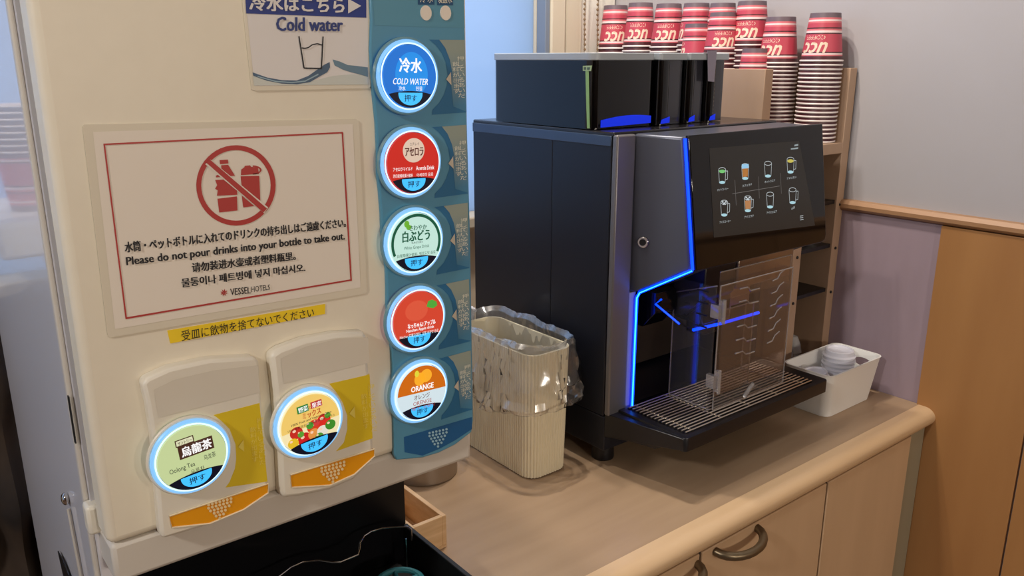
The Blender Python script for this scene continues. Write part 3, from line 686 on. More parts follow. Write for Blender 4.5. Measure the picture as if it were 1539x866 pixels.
# key lock on the facet
kp = onP(967, 364, (.8640, .777, .4), Vector((-.9, -.42, 0)).normalized()); kn = Vector((-.9, -.42, .05)).normalized()
bm = B(); bmesh.ops.create_cone(bm, cap_ends=True, segments=24, radius1=.0092, radius2=.008, depth=.007, matrix=Matrix.Translation(kp)@kn.to_track_quat('Z', 'Y').to_matrix().to_4x4())
kl = obj('key_lock', bm, M_chrome, cm, bevel=.0008)
bm = B(); bmesh.ops.create_cone(bm, cap_ends=True, segments=20, radius1=.0048, radius2=.0048, depth=.002, matrix=Matrix.Translation(kp+kn*.0035)@kn.to_track_quat('Z', 'Y').to_matrix().to_4x4())
obj('key_slot', bm, M_black, kl)
# screen slab
TLs, TRs, BRs, BLs = Vector((.880, .7345, .5005)), Vector((1.199, .7345, .5015)), Vector((1.203, .710, .3165)), Vector((.8815, .710, .3185))
sn = (TRs-TLs).cross(BLs-TLs).normalized()
if sn.y > 0: sn = -sn
def quadpt(u, v, lift=0): return (TLs*(1-u)*(1-v)+TRs*u*(1-v)+BRs*u*v+BLs*(1-u)*v)+sn*lift
# rounded lower right corner
sp = [TLs, TRs, BRs+(TRs-BRs)*.06, BRs+(TRs-BRs)*.015+(BLs-BRs)*.012, BRs+(BLs-BRs)*.04, BLs]
sc_ = flat('touch_screen', [sp], M_blackgl, cm, normal=sn, thick=.007, bevel=.0015)
S0 = TLs+sn*.0073
def SP(px, py, l=0): return onP(px, py, S0+sn*l, sn)
def c7(u, v): return (1040+u/5.775, 210+v/5.775)
def SC(pts, l=0): return [SP(*c7(*p), l) for p in pts]
flat('display_glow', [SC([(150, 75), (930, 10), (1068, 745), (190, 850)])], emis('screen_dim', (.012, .010, .008, 1), 1.0), sc_, normal=sn)
SL = emis('screen_line', (.75, .85, .9, 1), .55); SD = emis('screen_line_dim', (.5, .5, .5, 1), .18)
def sline(name, segs, wd, m, l=.0004):
    bm = B()
    for a, b in segs:
        A_, B_ = SP(*c7(*a), l), SP(*c7(*b), l); d = (B_-A_).normalized(); s = d.cross(sn)*wd/2
        f = bm.faces.new([bm.verts.new(q) for q in (A_-s, B_-s, B_+s, A_+s)]); f.normal_update()
        if f.normal.dot(sn) < 0: f.normal_flip()
    return obj(name, bm, m, sc_, smooth=False, recalc=False)
sline('grid_line', [((350, 470), (760, 402)), ((372, 350), (384, 570)), ((577, 320), (585, 510)), ((768, 290), (776, 470))], .0006, SD)
names = [('ホットコーヒー', 262, 315, 265, 432, 1, (110, 190, 110)), ('カフェラテ', 462, 280, 477, 396, 2, (196, 130, 60)), ('ホットココア', 660, 260, 673, 362, 3, None), ('アメリカン', 855, 225, 862, 332, 4, (190, 180, 80)),
         ('アイスコーヒー', 280, 598, 285, 712, 5, None), ('アイスラテ', 485, 560, 493, 668, 6, (200, 140, 90)), ('アイスココア', 678, 528, 690, 630, 3, None), ('お湯', 873, 490, 875, 594, 7, None)]
for s, ix, iy, tx_, ty_, kd, col in names:
    wd = 24+len(s)*3.4 if len(s) > 3 else 14
    text('lettering', s, SC([(tx_-wd, ty_-4), (tx_+wd, ty_-18), (tx_+wd, ty_+2), (tx_-wd, ty_+16)]), SL, sc_, normal=sn, lift=.0005, bold=0)
    def ell(cx, cy, rx, ry, n=16): return [(cx+rx*math.cos(2*math.pi*i/n), cy+ry*math.sin(2*math.pi*i/n)) for i in range(n)]
    def loop(p, close=True): return list(zip(p, p[1:]+p[:1])) if close else list(zip(p, p[1:]))
    top = ell(ix, iy-55, 30, 18); h = 70
    seg = loop(top)+[((ix-31, iy-50), (ix-24, iy+h-12)), ((ix+31, iy-54), (ix+26, iy+h-18))]
    if kd in (1, 4, 5, 6, 7): seg += loop([(ix+30, iy-42), (ix+48, iy-44), (ix+46, iy+28), (ix+28, iy+34)], False)
    sline('glass_icon', seg, .0007, SL)
    flat('glass_base', [SC(ell(ix, iy+h-14, 26, 13), .0003)], emis('icon_base', (.45, .75, .85, 1), .7), sc_, normal=sn)
    if kd in (1, 4): flat('drink_surface', [SC(ell(ix, iy-40, 28, 15), .0005)], emis('icon_%d' % kd, rgb(*col), .9), sc_, normal=sn)
    if kd in (2, 6): flat('drink_fill', [SC([(ix-26, iy-30), (ix+26, iy-34), (ix+22, iy+40), (ix-20, iy+44)], .0003)], emis('icon_%d' % kd, rgb(*col), .6), sc_, normal=sn)
    if kd == 2: flat('drink_foam', [SC([(ix-30, iy-66), (ix+30, iy-70), (ix+29, iy-32), (ix-28, iy-28)], .0005)], emis('icon_foam', (.30, .60, .85, 1), .8), sc_, normal=sn)
    if kd in (5, 6): flat('ice_cubes', [SC(ell(ix-14+14*k, iy-52+(6 if k % 2 else -6), 9, 8, 6), .0006) for k in range(3)]+[SC(ell(ix-8+16*k, iy-38, 8, 7, 5), .0006) for k in range(2)], SL, sc_, normal=sn)
flat('status_text', [SC([(890, 44), (922, 36), (922, 52), (888, 58)], .0003), SC([(858, 76), (922, 66), (920, 80), (858, 86)], .0003)], emis('status_dim', (.5, .62, .66, 1), .4), sc_, normal=sn)
sline('menu_mark', [((938, 664), (966, 660)), ((938, 680), (966, 676)), ((940, 697), (968, 692))], .0008, SL)

# blue light line
led = [(.8795, .7335, .497), (.8812, .7095, .322), (.8800, .7095, .3195), (.8685, .793, .272), (.8655, .7955, .264), (.8650, .7955, .092)]
led = [Vector(p)+Vector((-.0012, -.0008, 0)) for p in led]
bm = B(); tube(bm, [led[0], (led[0]+led[1])/2, led[1]], .0022, 8); tube(bm, [led[1], led[2], led[2]*.5+led[3]*.5, led[3], led[4], led[5]], .0026, 8)
obj('light_line', bm, M_led, cm, label='glowing blue light line')
bm = B(); tube(bm, [p+Vector((-.0012, -.0012, 0)) for p in led[2:]], .0013, 6); obj('light_line_core', bm, M_ledc, cm)
# recess: side wall of the recess near the light, back wall, nozzle block
obj('recess_back', bx(.862, 1.172, .922, .93, .09, .27), mat('recess_metal', rgb(96, 88, 80), .25, .6), cm)
obj('recess_panel', bx(.8535, .8675, .7995, my0+.001, .088, .272), mat('satin_blue_grey', rgb(150, 150, 160), .35), cm, bevel=.001)
bm = B(); prism(bm, [(.885, .735, .318), (.885, .735, .262), (.885, .775, .225), (.885, .915, .225), (.885, .915, .30), (.885, .80, .30)], (.13, 0, 0)); [setattr(v.co, 'x', .9425 if v.co.x < .9 else 1.014) for v in bm.verts]; nb = obj('nozzle_block', bm, M_black, cm, bevel=.002)
pl = [onX(a, b, .8845) for a, b in ((1000, 455), (985, 470))]
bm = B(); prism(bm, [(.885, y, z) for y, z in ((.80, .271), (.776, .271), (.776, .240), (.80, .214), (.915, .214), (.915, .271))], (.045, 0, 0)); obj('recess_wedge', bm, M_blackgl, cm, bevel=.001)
bm = B(); tube(bm, [onX(994, 450, .8845), onX(985, 457, .8845), onX(1021, 487, .8845)], .0014, 6); obj('led_reflection', bm, M_led, cm)  # glowing tube drawn as the reflection of the blue light line
bm = B(); box(bm, 1.02, 1.165, .735, .90, .262, .315); obj('nozzle_cover', bm, M_steel, cm, bevel=.003)
bm = B(); tube(bm, [onY(1042, 496, .742), onY(1085, 486, .742), onY(1140, 470, .742)], .0024, 6); obj('spout_light', bm, M_led, cm, label='blue light strip under the spout')
bm = B(); box(bm, .955, 1.02, .744, .80, .215, .262); box(bm, .965, 1.0, .75, .785, .195, .215); obj('coffee_spout', bm, M_blackgl, cm, bevel=.003)
bm = B(); box(bm, 1.035, 1.09, .76, .82, .225, .262); lathe(bm, [(.012, 0), (.014, .03)], (1.062, .79, .195), 16, cap0=True, cap1=True); obj('milk_spout', bm, M_steel, cm, bevel=.002)
# drip tray
trx0, trx1, try0 = .837, 1.193, .668
bm = B()
o_ = rrect(trx0, trx1, try0, .812, .008, 0, 5); i_ = rrect(trx0+.012, trx1-.030, try0+.010, .803, .004, 0, 5)
R_ = [[bm.verts.new((p[0], p[1], z)) for p in pp] for pp, z in ((o_, .0735), (o_, .0925), ([(p[0]*.996+.00406, p[1]*.996+.003, 0) for p in o_], .0938), (i_, .0938), (i_, .0870))]
for ra, rb in zip(R_, R_[1:]):
    for i in range(len(ra)): bm.faces.new((ra[i], ra[(i+1) % len(ra)], rb[(i+1) % len(ra)], rb[i]))
bm.faces.new(R_[0][::-1]); bm.faces.new(R_[-1])
loft(bm, [(mx0+.002, .808, .056), (trx1-.01, .808, .056), (trx1-.01, .72, .060), (.835, .72, .060)], [(mx0+.002, .808, .0735), (trx1, .808, .0735), (trx1, .70, .0735), (.837, .70, .0735)])
dt = obj('drip_tray', bm, M_black, cm)
obj('tray_flank', (lambda b: (loft(b, [(mx0+.001, .806, .052), (.842, .806, .052), (.842, .672, .0745), (.837, .672, .0745)], [(mx0+.001, .806, .090), (.842, .806, .090), (.842, .672, .0925), (.837, .672, .0925)]), b)[1])(B()), M_black, cm, bevel=.001)
for i in range(16):
    y = .681+i*.0072
    bm = B(); tube(bm, [(.851, y, .0955), (1.163, y, .0955)], .0014, 6); obj('grate_bar', bm, M_bars, dt)
for x in (.868, .935, 1.005, 1.075, 1.145):
    bm = B(); tube(bm, [(x, .680, .0935), (x, .79, .0935)], .0012, 6); obj('cross_bar', bm, M_bars, dt)

# acrylic guard on the tray
ag = thing('acrylic_guard', 'clear acrylic splash guard with slotted panels standing on the coffee machine tray', 'guard', (1.02, .70, .097))
gx0, gx1, gy0, gy1, gz0, gz1 = .939, 1.116, .7035, .785, .0975, .288
t = .002
o = obj('front_panel', bx(gx0, gx1, gy0, gy0+t, gz0, gz1), M_acryl, ag)
bm = B()
for a, b in (((gx0, gy0, gz0), (gx0, gy0, gz1)), ((gx0, gy0, gz1), (gx1, gy0, gz1)), ((gx1, gy0, gz1), (gx1, gy0, gz0)), ((gx1, gy0, gz0), (gx0, gy0, gz0))): tube(bm, [a, b], .0011, 5)
obj('panel_edge', bm, M_acredge, o)
def slots(bm, x0, wd, zs, y, fl=1):
    for z in zs:
        a = [Vector((x0, y, z+.004)), Vector((x0+wd*.40, y, z+.0035)), Vector((x0+wd*.55, y, z-.003)), Vector((x0+wd, y, z-.0035))]
        if fl < 0: a = [Vector((x0, y, z-.005)), Vector((x0+wd*.42, y, z-.004)), Vector((x0+wd*.62, y, z+.004)), Vector((x0+wd, y, z+.008))]
        tube(bm, a, .0012, 5)
bm = B(); slots(bm, gx0+.045, .048, [.272, .252, .214, .193, .172], gy0); slots(bm, gx1-.052, .03, [.280, .260, .240, .220, .200, .180], gy0, -1)
obj('vent_slots', bm, M_acredge, o)
o2 = obj('side_panel', bx(gx0-.0045, gx0-.0025, gy0+.004, gy1, gz0, gz1-.002), M_acryl, ag)
bm = B()
for a, b in (((gx0-.0035, gy1, gz0), (gx0-.0035, gy1, .262)), ((gx0-.0035, gy0+.004, gz0), (gx0-.0035, gy1, gz0)), ((gx0-.0035, gy1, .262), (gx0-.0035, gy0+.004, gz1))): tube(bm, [a, b], .0011, 5)
obj('panel_edge', bm, M_acredge, o2)
bm = B()
for z in (.276, .258, .240, .222): tube(bm, [(gx0-.0035, gy0+.018, z), (gx0-.0035, gy0+.038, z+.0)], .0015, 5)
for z in (.268, .25, .232, .214): tube(bm, [(gx0-.0035, gy0+.052, z), (gx0-.0035, gy0+.060, z)], .0012, 5)
obj('dark_slots', bm, M_dark, o2)
o3 = obj('right_panel', bx(gx1+.0005, gx1+.0025, gy0+.004, gy1, gz0, gz1), M_acryl, ag)
bm = B()
for a, b in (((gx1+.0015, gy1, gz0), (gx1+.0015, gy1, gz1)), ((gx1+.0015, gy0+.004, gz0), (gx1+.0015, gy1, gz0))): tube(bm, [a, b], .0011, 5)
obj('panel_edge', bm, M_acredge, o3)
o4 = obj('upper_panel', bx(gx0+.006, gx1+.004, gy0+.006, gy0+.008, .262, .306), M_acryl, ag)
bm = B(); tube(bm, [(gx0+.006, gy0+.007, .306), (gx1+.004, gy0+.007, .306)], .001, 5); tube(bm, [(gx1+.004, gy0+.007, .262), (gx1+.004, gy0+.007, .306)], .001, 5); obj('panel_edge', bm, M_acredge, o4)
o5 = obj('inner_panel', bx(gx0+.05, gx1-.05, gy0+.03, gy0+.032, gz0+.001, .235), M_acryl, ag)
bm = B(); tube(bm, [(gx0+.05, gy0+.031, .235), (gx1-.05, gy0+.031, .235)], .001, 5); tube(bm, [(gx1-.05, gy0+.031, .1), (gx1-.05, gy0+.031, .235)], .001, 5); obj('panel_edge', bm, M_acredge, o5)
for z in (.252, .145):
    bm = B(); box(bm, gx0-.010, gx0-.003, gy0-.006, gy0+.008, z-.010, z+.010); box(bm, gx0-.003, gx0+.004, gy0-.008, gy0-.001, z-.016, z+.016); tube(bm, [(gx0-.001, gy0-.009, z-.018), (gx0-.001, gy0-.009, z+.018)], .0028, 8)
    obj('hinge', bm, M_acredge, ag)
bm = B(); tube(bm, [(gx0+.072, gy0-.003, .100), (gx0+.078, gy0-.005, .110), (gx0+.088, gy0-.005, .118), (gx0+.094, gy0-.003, .112)], .0035, 8); obj('door_knob', bm, M_acredge, ag)

# ---- bean hopper and powder canisters on top
HZ0, HZ1, HZ2 = .5045, .598, .608
hp = thing('bean_hopper', 'large black gloss bean hopper with grey lid on top of the coffee machine', 'hopper', (.88, .96, HZ0))
HX = .944
bm = B(); loft(bm, rrect(mx0+.001, HX, .848, 1.078, .014, HZ0), rrect(mx0+.001, HX, .848, 1.078, .014, HZ1)); obj('tank', bm, M_blackgl, hp)
bm = B(); loft(bm, rrect(mx0, HX, .846, 1.08, .014, HZ1), rrect(mx0, HX, .846, 1.08, .014, HZ2)); obj('lid', bm, M_lid, hp, bevel=.001)
fy = .8476
arc = [(mx0+.017+(HX-mx0-.025)*i/10, fy, HZ0+.005+.009*math.sin(math.pi*(.15+.6*i/10))+.003) for i in range(11)]
flat('light_strip', [arc[::-1]+[(mx0+.017, fy, HZ0+.002)]+[(HX-.008, fy, HZ0+.004)]], emis('hopper_glow', (.0, .03, .9, 1), .65), hp, thick=.0004)
gt = thing('green_tape_gauge', 'pale green tape strip stuck upright on the side of the black hopper', 'tape', (mx0, .857, .51))
flat('tape_strip', [[onX(a, b, mx0+.0004) for a, b in ((880, 105), (885, 105), (886.5, 193), (882.5, 193))]], M_green, gt, normal=(-1, 0, 0), thick=.0004)
flat('tape_cap', [[onX(a, b, mx0+.0003) for a, b in ((876.5, 99), (890, 98.5), (888.5, 107), (876.5, 106.5))]], mat('green_tape_cap', rgb(176, 200, 150), .6), gt, normal=(-1, 0, 0), thick=.0008)
flat('tape_print', [[onX(a, b, mx0+.0003) for a, b in q_] for q_ in (((878.3, 101), (882, 101), (881.6, 104.8), (878.3, 104.8)), ((883.2, 101.2), (888, 101.2), (886.5, 105), (883.2, 104.8)))], mat('tape_dark', rgb(80, 104, 84), .6), gt, normal=(-1, 0, 0), lift=.0012)
for k, (x0, x1, lab) in enumerate(((.947, 1.008, 'black gloss powder canister next to the large bean hopper'), (1.010, 1.058, 'middle black powder canister on the coffee machine with grey tape over its right side'), (1.060, 1.108, 'rightmost black powder canister on the coffee machine'))):
    h = thing('powder_canister', lab, 'canister', ((x0+x1)/2, .96, HZ0), 'powder canisters on the coffee machine')
    xm = x0+(x1-x0)*.42
    bm = B(); loft(bm, rrect(x0, xm, .842, 1.07, .010, HZ0), rrect(x0, xm, .842, 1.07, .010, HZ1)); obj('rounded_front', bm, M_blackgl, h)
    bm = B(); loft(bm, rrect(xm, x1, .852, 1.07, .003, HZ0), rrect(xm, x1, .852, 1.07, .003, HZ1)); obj('tank', bm, mat('canister_grey', rgb(52, 52, 60), .25, coat=.5), h)
    bm = B(); loft(bm, rrect(x0, x1, .842, 1.075, .006, HZ1), rrect(x0, x1, .842, 1.075, .006, HZ2)); obj('lid', bm, M_lid, h, bevel=.001)
    flat('light_strip', [[(x0+.004, .8416, HZ0+.002), (xm-.002, .8416, HZ0+.003), (xm-.002, .8416, HZ0+.012), (x0+.006, .8416, HZ0+.008)]], emis('hopper_glow', (.0, .03, .9, 1), .65), h, thick=.0004)
o = flat('tape_piece', [[onY(a, b, .8405) for a, b in ((1063, 76), (1077, 76), (1073, 123), (1064, 122))]], M_grey, None, thick=.0006)
tag(o, 'strip of grey purple tape hanging down from the canister lid', 'tape')
o = flat('tape_piece', [[Vector((a, b, HZ2+.0004)) for a, b in ((1.042, .8405), (1.058, .8405), (1.058, .87), (1.042, .87))]], M_grey, None, normal=(0, 0, 1), thick=.0006)
tag(o, 'small end of grey tape lying on the canister lid', 'tape')

# ================================================================ WASTE BIN WITH BAG
wb = thing('waste_bin', 'narrow cream ribbed waste bin beside the black coffee machine', 'bin', (.735, .94, 0))
bx0, bx1, by0, by1, bh = .700, .782, .838, 1.030, .196
def ribring(x0, x1, y0, y1, r, z, amp):
    base = [Vector(p) for p in rrect(x0, x1, y0, y1, r, z, 10)]; nb_ = len(base)
    ln = [0]
    for i in range(nb_): ln.append(ln[-1]+(base[(i+1) % nb_]-base[i]).length)
    ribs = 96; N = ribs*6; pts = []; k = 0
    for i in range(N):
        s_ = ln[-1]*i/N
        while ln[k+1] < s_: k += 1
        pts.append(base[k].lerp(base[(k+1) % nb_], (s_-ln[k])/max(1e-9, ln[k+1]-ln[k])))
    out = []
    for i, p in enumerate(pts):
        d = (pts[(i+1) % N]-pts[i-1]).normalized(); nrm = Vector((d.y, -d.x, 0))
        out.append(p+nrm*amp*(abs(math.sin(math.pi*i/6))-.5))
    return out
bm = B(); A = ribring(bx0, bx1, by0, by1, .022, .002, .0016); T = ribring(bx0, bx1, by0, by1, .022, bh, .0016)
a = [bm.verts.new(((p.x-.741)*.93+.741, (p.y-.934)*.96+.934, p.z)) for p in A]; b = [bm.verts.new(((p.x-.741)*1.02+.741, (p.y-.934)*1.01+.934, p.z)) for p in T]
n = len(a)
for i in range(n): bm.faces.new((a[i], a[(i+1) % n], b[(i+1) % n], b[i]))
bm.faces.new(a[::-1])
sm = ribring(bx0, bx1, by0, by1, .022, bh, 0)
i0 = [bm.verts.new(((p.x-.741)*.955+.741, (p.y-.934)*.98+.934, bh)) for p in sm]; i1 = [bm.verts.new(((p.x-.741)*.90+.741, (p.y-.934)*.94+.934, .006)) for p in sm]
for i in range(n): bm.faces.new((b[i], b[(i+1) % n], i0[(i+1) % n], i0[i])); bm.faces.new((i0[i], i0[(i+1) % n], i1[(i+1) % n], i1[i]))
bm.faces.new(i1)
obj('ribbed_body', bm, M_bin, wb, ang=62)
# clear bag folded over the rim
bg = thing('bin_liner', 'clear crinkled plastic bag folded over the rim of the cream bin', 'bag', (.741, .934, .10))
from mathutils import noise as mn
bm = B(); rings = []; NB = 150
levels = [(-.008, .07, .3), (-.006, .13, .5), (-.004, .18, .6), (.0, .2045, .4), (.007, .211, 1), (.013, .205, 1.1), (.015, .195, 1.2), (.016, .185, 1.3), (.017, .172, 1.5), (.018, .160, 1.6), (.020, .148, 1.8), (.022, .136, 2.0), (.023, .126, 2.1), (.024, .116, 2.2), (.021, .108, 2.3), (.013, .103, 2.0)]
pts = rrect(bx0, bx1, by0, by1, .024, 0, 10); per = []
for i in range(len(pts)):
    a_, b_ = Vector(pts[i]), Vector(pts[(i+1) % len(pts)]); k = max(1, round((b_-a_).length/.0030))
    for j in range(k): per.append(a_.lerp(b_, j/k))
N = len(per); nr = []
for i in range(N):
    d = (per[(i+1) % N]-per[i-1]).normalized(); nr.append(Vector((d.y, -d.x, 0)))
for li, (off, z, am) in enumerate(levels):
    row = []
    for i, p in enumerate(per):
        q = Vector((p.x*34, p.y*34, z*30)); nz = mn.noise(q)*.8+.9*(abs(mn.noise(q*1.9+Vector((5, 1, 2))))-.25)*1.6+.7*(abs(mn.noise(q*4.1))-.2)
        ang = math.atan2(p.y-.934, p.x-.741)
        zz = z+(.010*mn.noise(Vector((p.x*16, p.y*16, 3))) if li >= 11 else 0)+(.006*mn.noise(Vector((p.x*26, p.y*26, 9))) if 3 <= li <= 5 else 0)
        if li >= 11: zz -= .008*math.sin(ang*2+1)
        row.append(bm.verts.new(p+nr[i]*(off+am*.0045*nz)+Vector((0, 0, zz))))
    rings.append(row)
for r0, r1 in zip(rings, rings[1:]):
    for i in range(N): bm.faces.new((r0[i], r0[(i+1) % N], r1[(i+1) % N], r1[i]))
obj('film', bm, M_film, bg, ang=24)
bm = B()
for k in range(5):
    c = onY(712, 470, 1.045)+Vector((.003*k-.01, .003*k, -.004*k)); tube(bm, [c+Vector((0, 0, -.03)), c+Vector((.004, 0, -.01)), c+Vector((.002*k-.004, 0, .008+.003*k)), c+Vector((.002+.002*k, .0, .014))], .0035, 6)
obj('knot', bm, mat('white_film', rgb(215, 215, 220), .4), bg)

# ================================================================ STEEL CANISTER, WOODEN BOX
sc2 = thing('steel_pot', 'round stainless steel pot half hidden behind the dispenser', 'pot', (.596, .955, 0))
bm = B(); lathe(bm, [(.045, .0), (.050, .002), (.052, .09), (.0525, .095)], (.600, .968, 0), 40, cap0=True, cap1=False); obj('bowl', bm, M_steel, sc2)
bm = B(); lathe(bm, [(.0505, .095), (.050, .004)], (.600, .968, 0), 40, cap1=True); obj('inside', bm, M_steel, sc2)
wbx = thing('wooden_box', 'small open wooden box beside the black drip tray on the worktop', 'box', (.49, .83, 0))
X0, X1, Y0, Y1, H = .4615, .5135, .7795, .878, .0455
for nm, q in (('side_wall', (X1-.006, X1, Y0, Y1, .004, H)), ('side_wall', (X0, X0+.006, Y0, Y1, .004, H)), ('end_wall', (X0+.006, X1-.006, Y0, Y0+.006, .004, H)), ('end_wall', (X0+.006, X1-.006, Y1-.006, Y1, .004, H)), ('bottom', (X0, X1, Y0, Y1, 0, .004))):
    obj(nm, bx(*q), M_box, wbx, bevel=.0006)

# ================================================================ SHELF UNIT AT THE RIGHT WALL
sh = thing('shelf_unit', 'light wooden shelf unit against the right wall with black shelf boards', 'shelf', (1.37, 1.0, 0))
SY = .8133; sx0, sx1 = 1.288, 1.4365; stp = .584
obj('side_board', bx(1.4125, sx1-.001, SY, 1.41, .001, stp), M_shelf, sh, bevel=.001)
obj('side_board', bx(sx0, 1.312, .902, 1.41, .472, stp-.002), M_shelf, sh, bevel=.001)
obj('side_board', bx(sx0, 1.312, SY, 1.41, .001, .434), M_shelf, sh, bevel=.001)
obj('top_board', bx(sx0, 1.4125, SY, 1.41, .434, .4535), M_shelf, sh, bevel=.001)
obj('side_board', bx(sx0, 1.312, .902, 1.41, .4535, .472), M_shelf, sh)
obj('back_board', bx(1.312, 1.4125, 1.00, 1.008, .001, .434), M_door, sh)
for z in (.345, .262, .176):
    obj('black_shelf', bx(1.312, 1.4125, SY+.004, 1.0, z-.004, z+.003), M_black, sh)
for z in (.345, .262, .176):
    for x in (1.3, 1.4245):
        bm = B(); bmesh.ops.create_uvsphere(bm, u_segments=8, v_segments=6, radius=.003, matrix=Matrix.Translation((x, SY, z-.006))); obj('peg', bm, M_black, sh)

# ---- paper cups
def cup_mesh():
    bm = B(); n = 40
    prof = [(.0250, .0775), (.0262, .0775), (.0264, .0815), (.0256, .082), (.0350, .0028), (.0362, .0030), (.0372, .0022), (.0374, .0010), (.0368, .0001), (.0358, .0004), (.0345, .0028), (.0248, .0770)]
    prof = [(.0243, .0790), (.0250, .0820), (.0258, .0818), (.0353, .0030), (.0366, .0030), (.0373, .0018), (.0370, .0004), (.0360, .0000), (.0350, .0006), (.0347, .0028), (.0240, .0780)]
    lathe(bm, prof, (0, 0, 0), n, mi=[0, 0, 0, 1, 1, 1, 1, 1, 1, 1])
    bm.faces.ensure_lookup_table()
    vs_ = [v for v in bm.verts]; top = vs_[:n]; bm.faces.new(top)
    return bm
def low_cup_mesh():
    bm = B(); n = 28
    lathe(bm, [(.0251, .0820), (.0353, .0030), (.0366, .0030), (.0373, .0018), (.0366, .0001), (.0350, .0006), (.0340, .004)], (0, 0, 0), n, mi=[0, 1, 1, 1, 1, 1]); return bm
protoc = obj('paper_cup', cup_mesh(), [M_cup, M_rim], loc=(0, 0, 0)); protos = obj('paper_cup', low_cup_mesh(), [M_cup, M_rim], loc=(0, 0, 0))
def letter_mesh():
    bm = B()
    def lay(s, zc, h, wd, bold, shear, a0):
        uv0, fs, asp = textmesh(s, 0, 1, 1, shear)
        for kk, (du, dv) in enumerate(((-bold, 0), (bold, 0), (0, -bold), (0, bold)) if bold > .02 else ((0, 0),)):
          uv = [(u+du*.35, v+dv) for u, v in uv0]; V = []
          for u, v in uv:
            z = zc-h/2+(1-v)*h; r = .0251+(.0353-.0251)*(.082-z)/.079+.0003+.00003*kk      # upside down: text top at low z
            a = a0-(u-.5)*wd/r                                                    # and turned with it
            V.append(bm.verts.new((r*math.cos(a), r*math.sin(a), z)))
          for f in fs:
            try: bm.faces.new([V[i] for i in f])
            except ValueError: pass
    for a0 in (0, math.pi):
        lay('ucc', .0235, .0175, .046, .045, .30, a0-.0); lay('COFFEE', .0405, .0070, .036, .01, 0, a0)
    bm.normal_update()
    for f in bm.faces:
        c = f.calc_center_median()
        if f.normal.x*c.x+f.normal.y*c.y < 0: f.normal_flip()
    return bm
protol = obj('lettering', letter_mesh(), M_cuptext, loc=(0, 0, 0), smooth=False, recalc=False)
ORD = ['top', 'second', 'third', 'fourth', 'fifth', 'sixth', 'seventh', 'eighth', 'ninth', 'tenth', 'eleventh', 'twelfth', 'thirteenth', 'fourteenth', 'fifteenth', 'sixteenth', 'seventeenth', 'eighteenth', 'nineteenth', 'twentieth', 'twenty-first', 'twenty-second', 'twenty-third', 'twenty-fourth', 'twenty-fifth']
def cup_at(x, y, z, top, a, label, group, sxy=1, sz=1):
    o = (protoc if top else protos).copy(); C.objects.link(o); o.location = (x, y, z+Z0); o.scale = (sxy, sxy, sz); o.rotation_euler.z = a
    tag(o, label, 'cup', group)
    if top:
        l = protol.copy(); C.objects.link(l); l.parent = o; l.location = (0, 0, 0)
    return o
def stack(x, y, ztop, n, pitch, a, where, group, sxy=1, sz=1):
    for k in range(n):
        nm = ORD[k]+(' cup from the top' if k else ' cup')
        desc = 'upturned red paper cup' if k == 0 else 'nested paper cup'
        cup_at(x+random.uniform(-.0004, .0004), y+random.uniform(-.0004, .0004), ztop-.082*sz-k*pitch, k == 0, a, f'{desc}, {ORD[k]} {"" if k == 0 else "down "}in {where}', group, sxy, sz)
p5 = (1.386, .856); z5 = .677
stack(p5[0], p5[1], z5, 20, (z5-.082-.4540)/19, math.radians(184), 'the tall rightmost stack', 'right-hand stack of paper cups')
p4 = onX(1173, 140, 1.3745)
stack(1.3745, .938, .673, 20, (.673-.082-.4540)/19, math.radians(182), 'the second stack from the right', 'second stack of paper cups')
# row of cup stacks behind the hopper, along the wall
row = [(925.5, 8.5, 1.372, 1.0, 1.12, 222, 3, 'the leftmost stack behind the hopper'), (963, 4.5, 1.372, .98, 1.10, 214, 3, 'the second stack from the left behind the hopper'), (1006, 6, 1.372, .98, 1.06, 211, 3, 'the third stack from the left behind the hopper'),
       (1047, 5, 1.374, .96, 1.0, 310, 3, 'the fourth stack from the left behind the hopper'), (1049, 36, 1.352, .93, .92, 310, 4, 'the short stack without lettering behind the canisters'),
       (1087, 19, 1.338, .92, .92, 224, 4, 'the low lettered stack over the rightmost canister'), (1087, 5, 1.376, .92, 1.0, 310, 3, 'the partly hidden stack behind the low lettered one'), (1131, 2, 1.374, 1.0, .98, 198, 3, 'the tall stack just right of the canisters')]
for px, py, x, s1, s2, a, n, where in row:
    q = onX(px, py, x)
    stack(q.x, q.y, q.z, int((q.z-.082*s2-.456)/.0095)+1 if n else 1, .0095, math.radians(a), where, 'cup stacks along the wall behind the hopper', s1, s2)
q = onX(1131, 70, 1.345)
stack(1.338, q.y-.012, .618, 9, .0095, math.radians(60), 'the short stack below the tall one beside the canisters', 'cup stacks along the wall behind the hopper', .9, .95)
for o in (protoc, protos, protol): bpy.data.objects.remove(o)

# ---- odds and ends in the lower compartments
def lump(bm, c, r, s=(1, 1, 1), am=.25, seed=0):
    g = bmesh.ops.create_icosphere(bm, subdivisions=3, radius=1)
    for v in g['verts']:
        d = v.co.copy(); f = 1+am*mn.noise(d*1.8+Vector((seed, seed*2, 0)))+am*.5*mn.noise(d*4+Vector((seed, 0, 3)))
        v.co = Vector(c)+Vector((d.x*s[0], d.y*s[1], d.z*s[2]))*r*f
bm = B(); lump(bm, (1.345, .850, .364), .014, (1, 1, 1.2), .5, 2)
bm = B(); q = onY(1243, 304, .86); prism(bm, [(q.x-.012, .86, .3485), (q.x+.018, .86, .3485), (q.x+.008, .865, .358), (q.x+.001, .868, .378), (q.x-.003, .868, .388), (q.x-.010, .866, .376)], (0, .004, 0))
o = obj('paper_scrap', bm, M_basket, loc=(q.x, .86, .349)); tag(o, 'torn white paper scrap on the uppermost black shelf', 'paper')
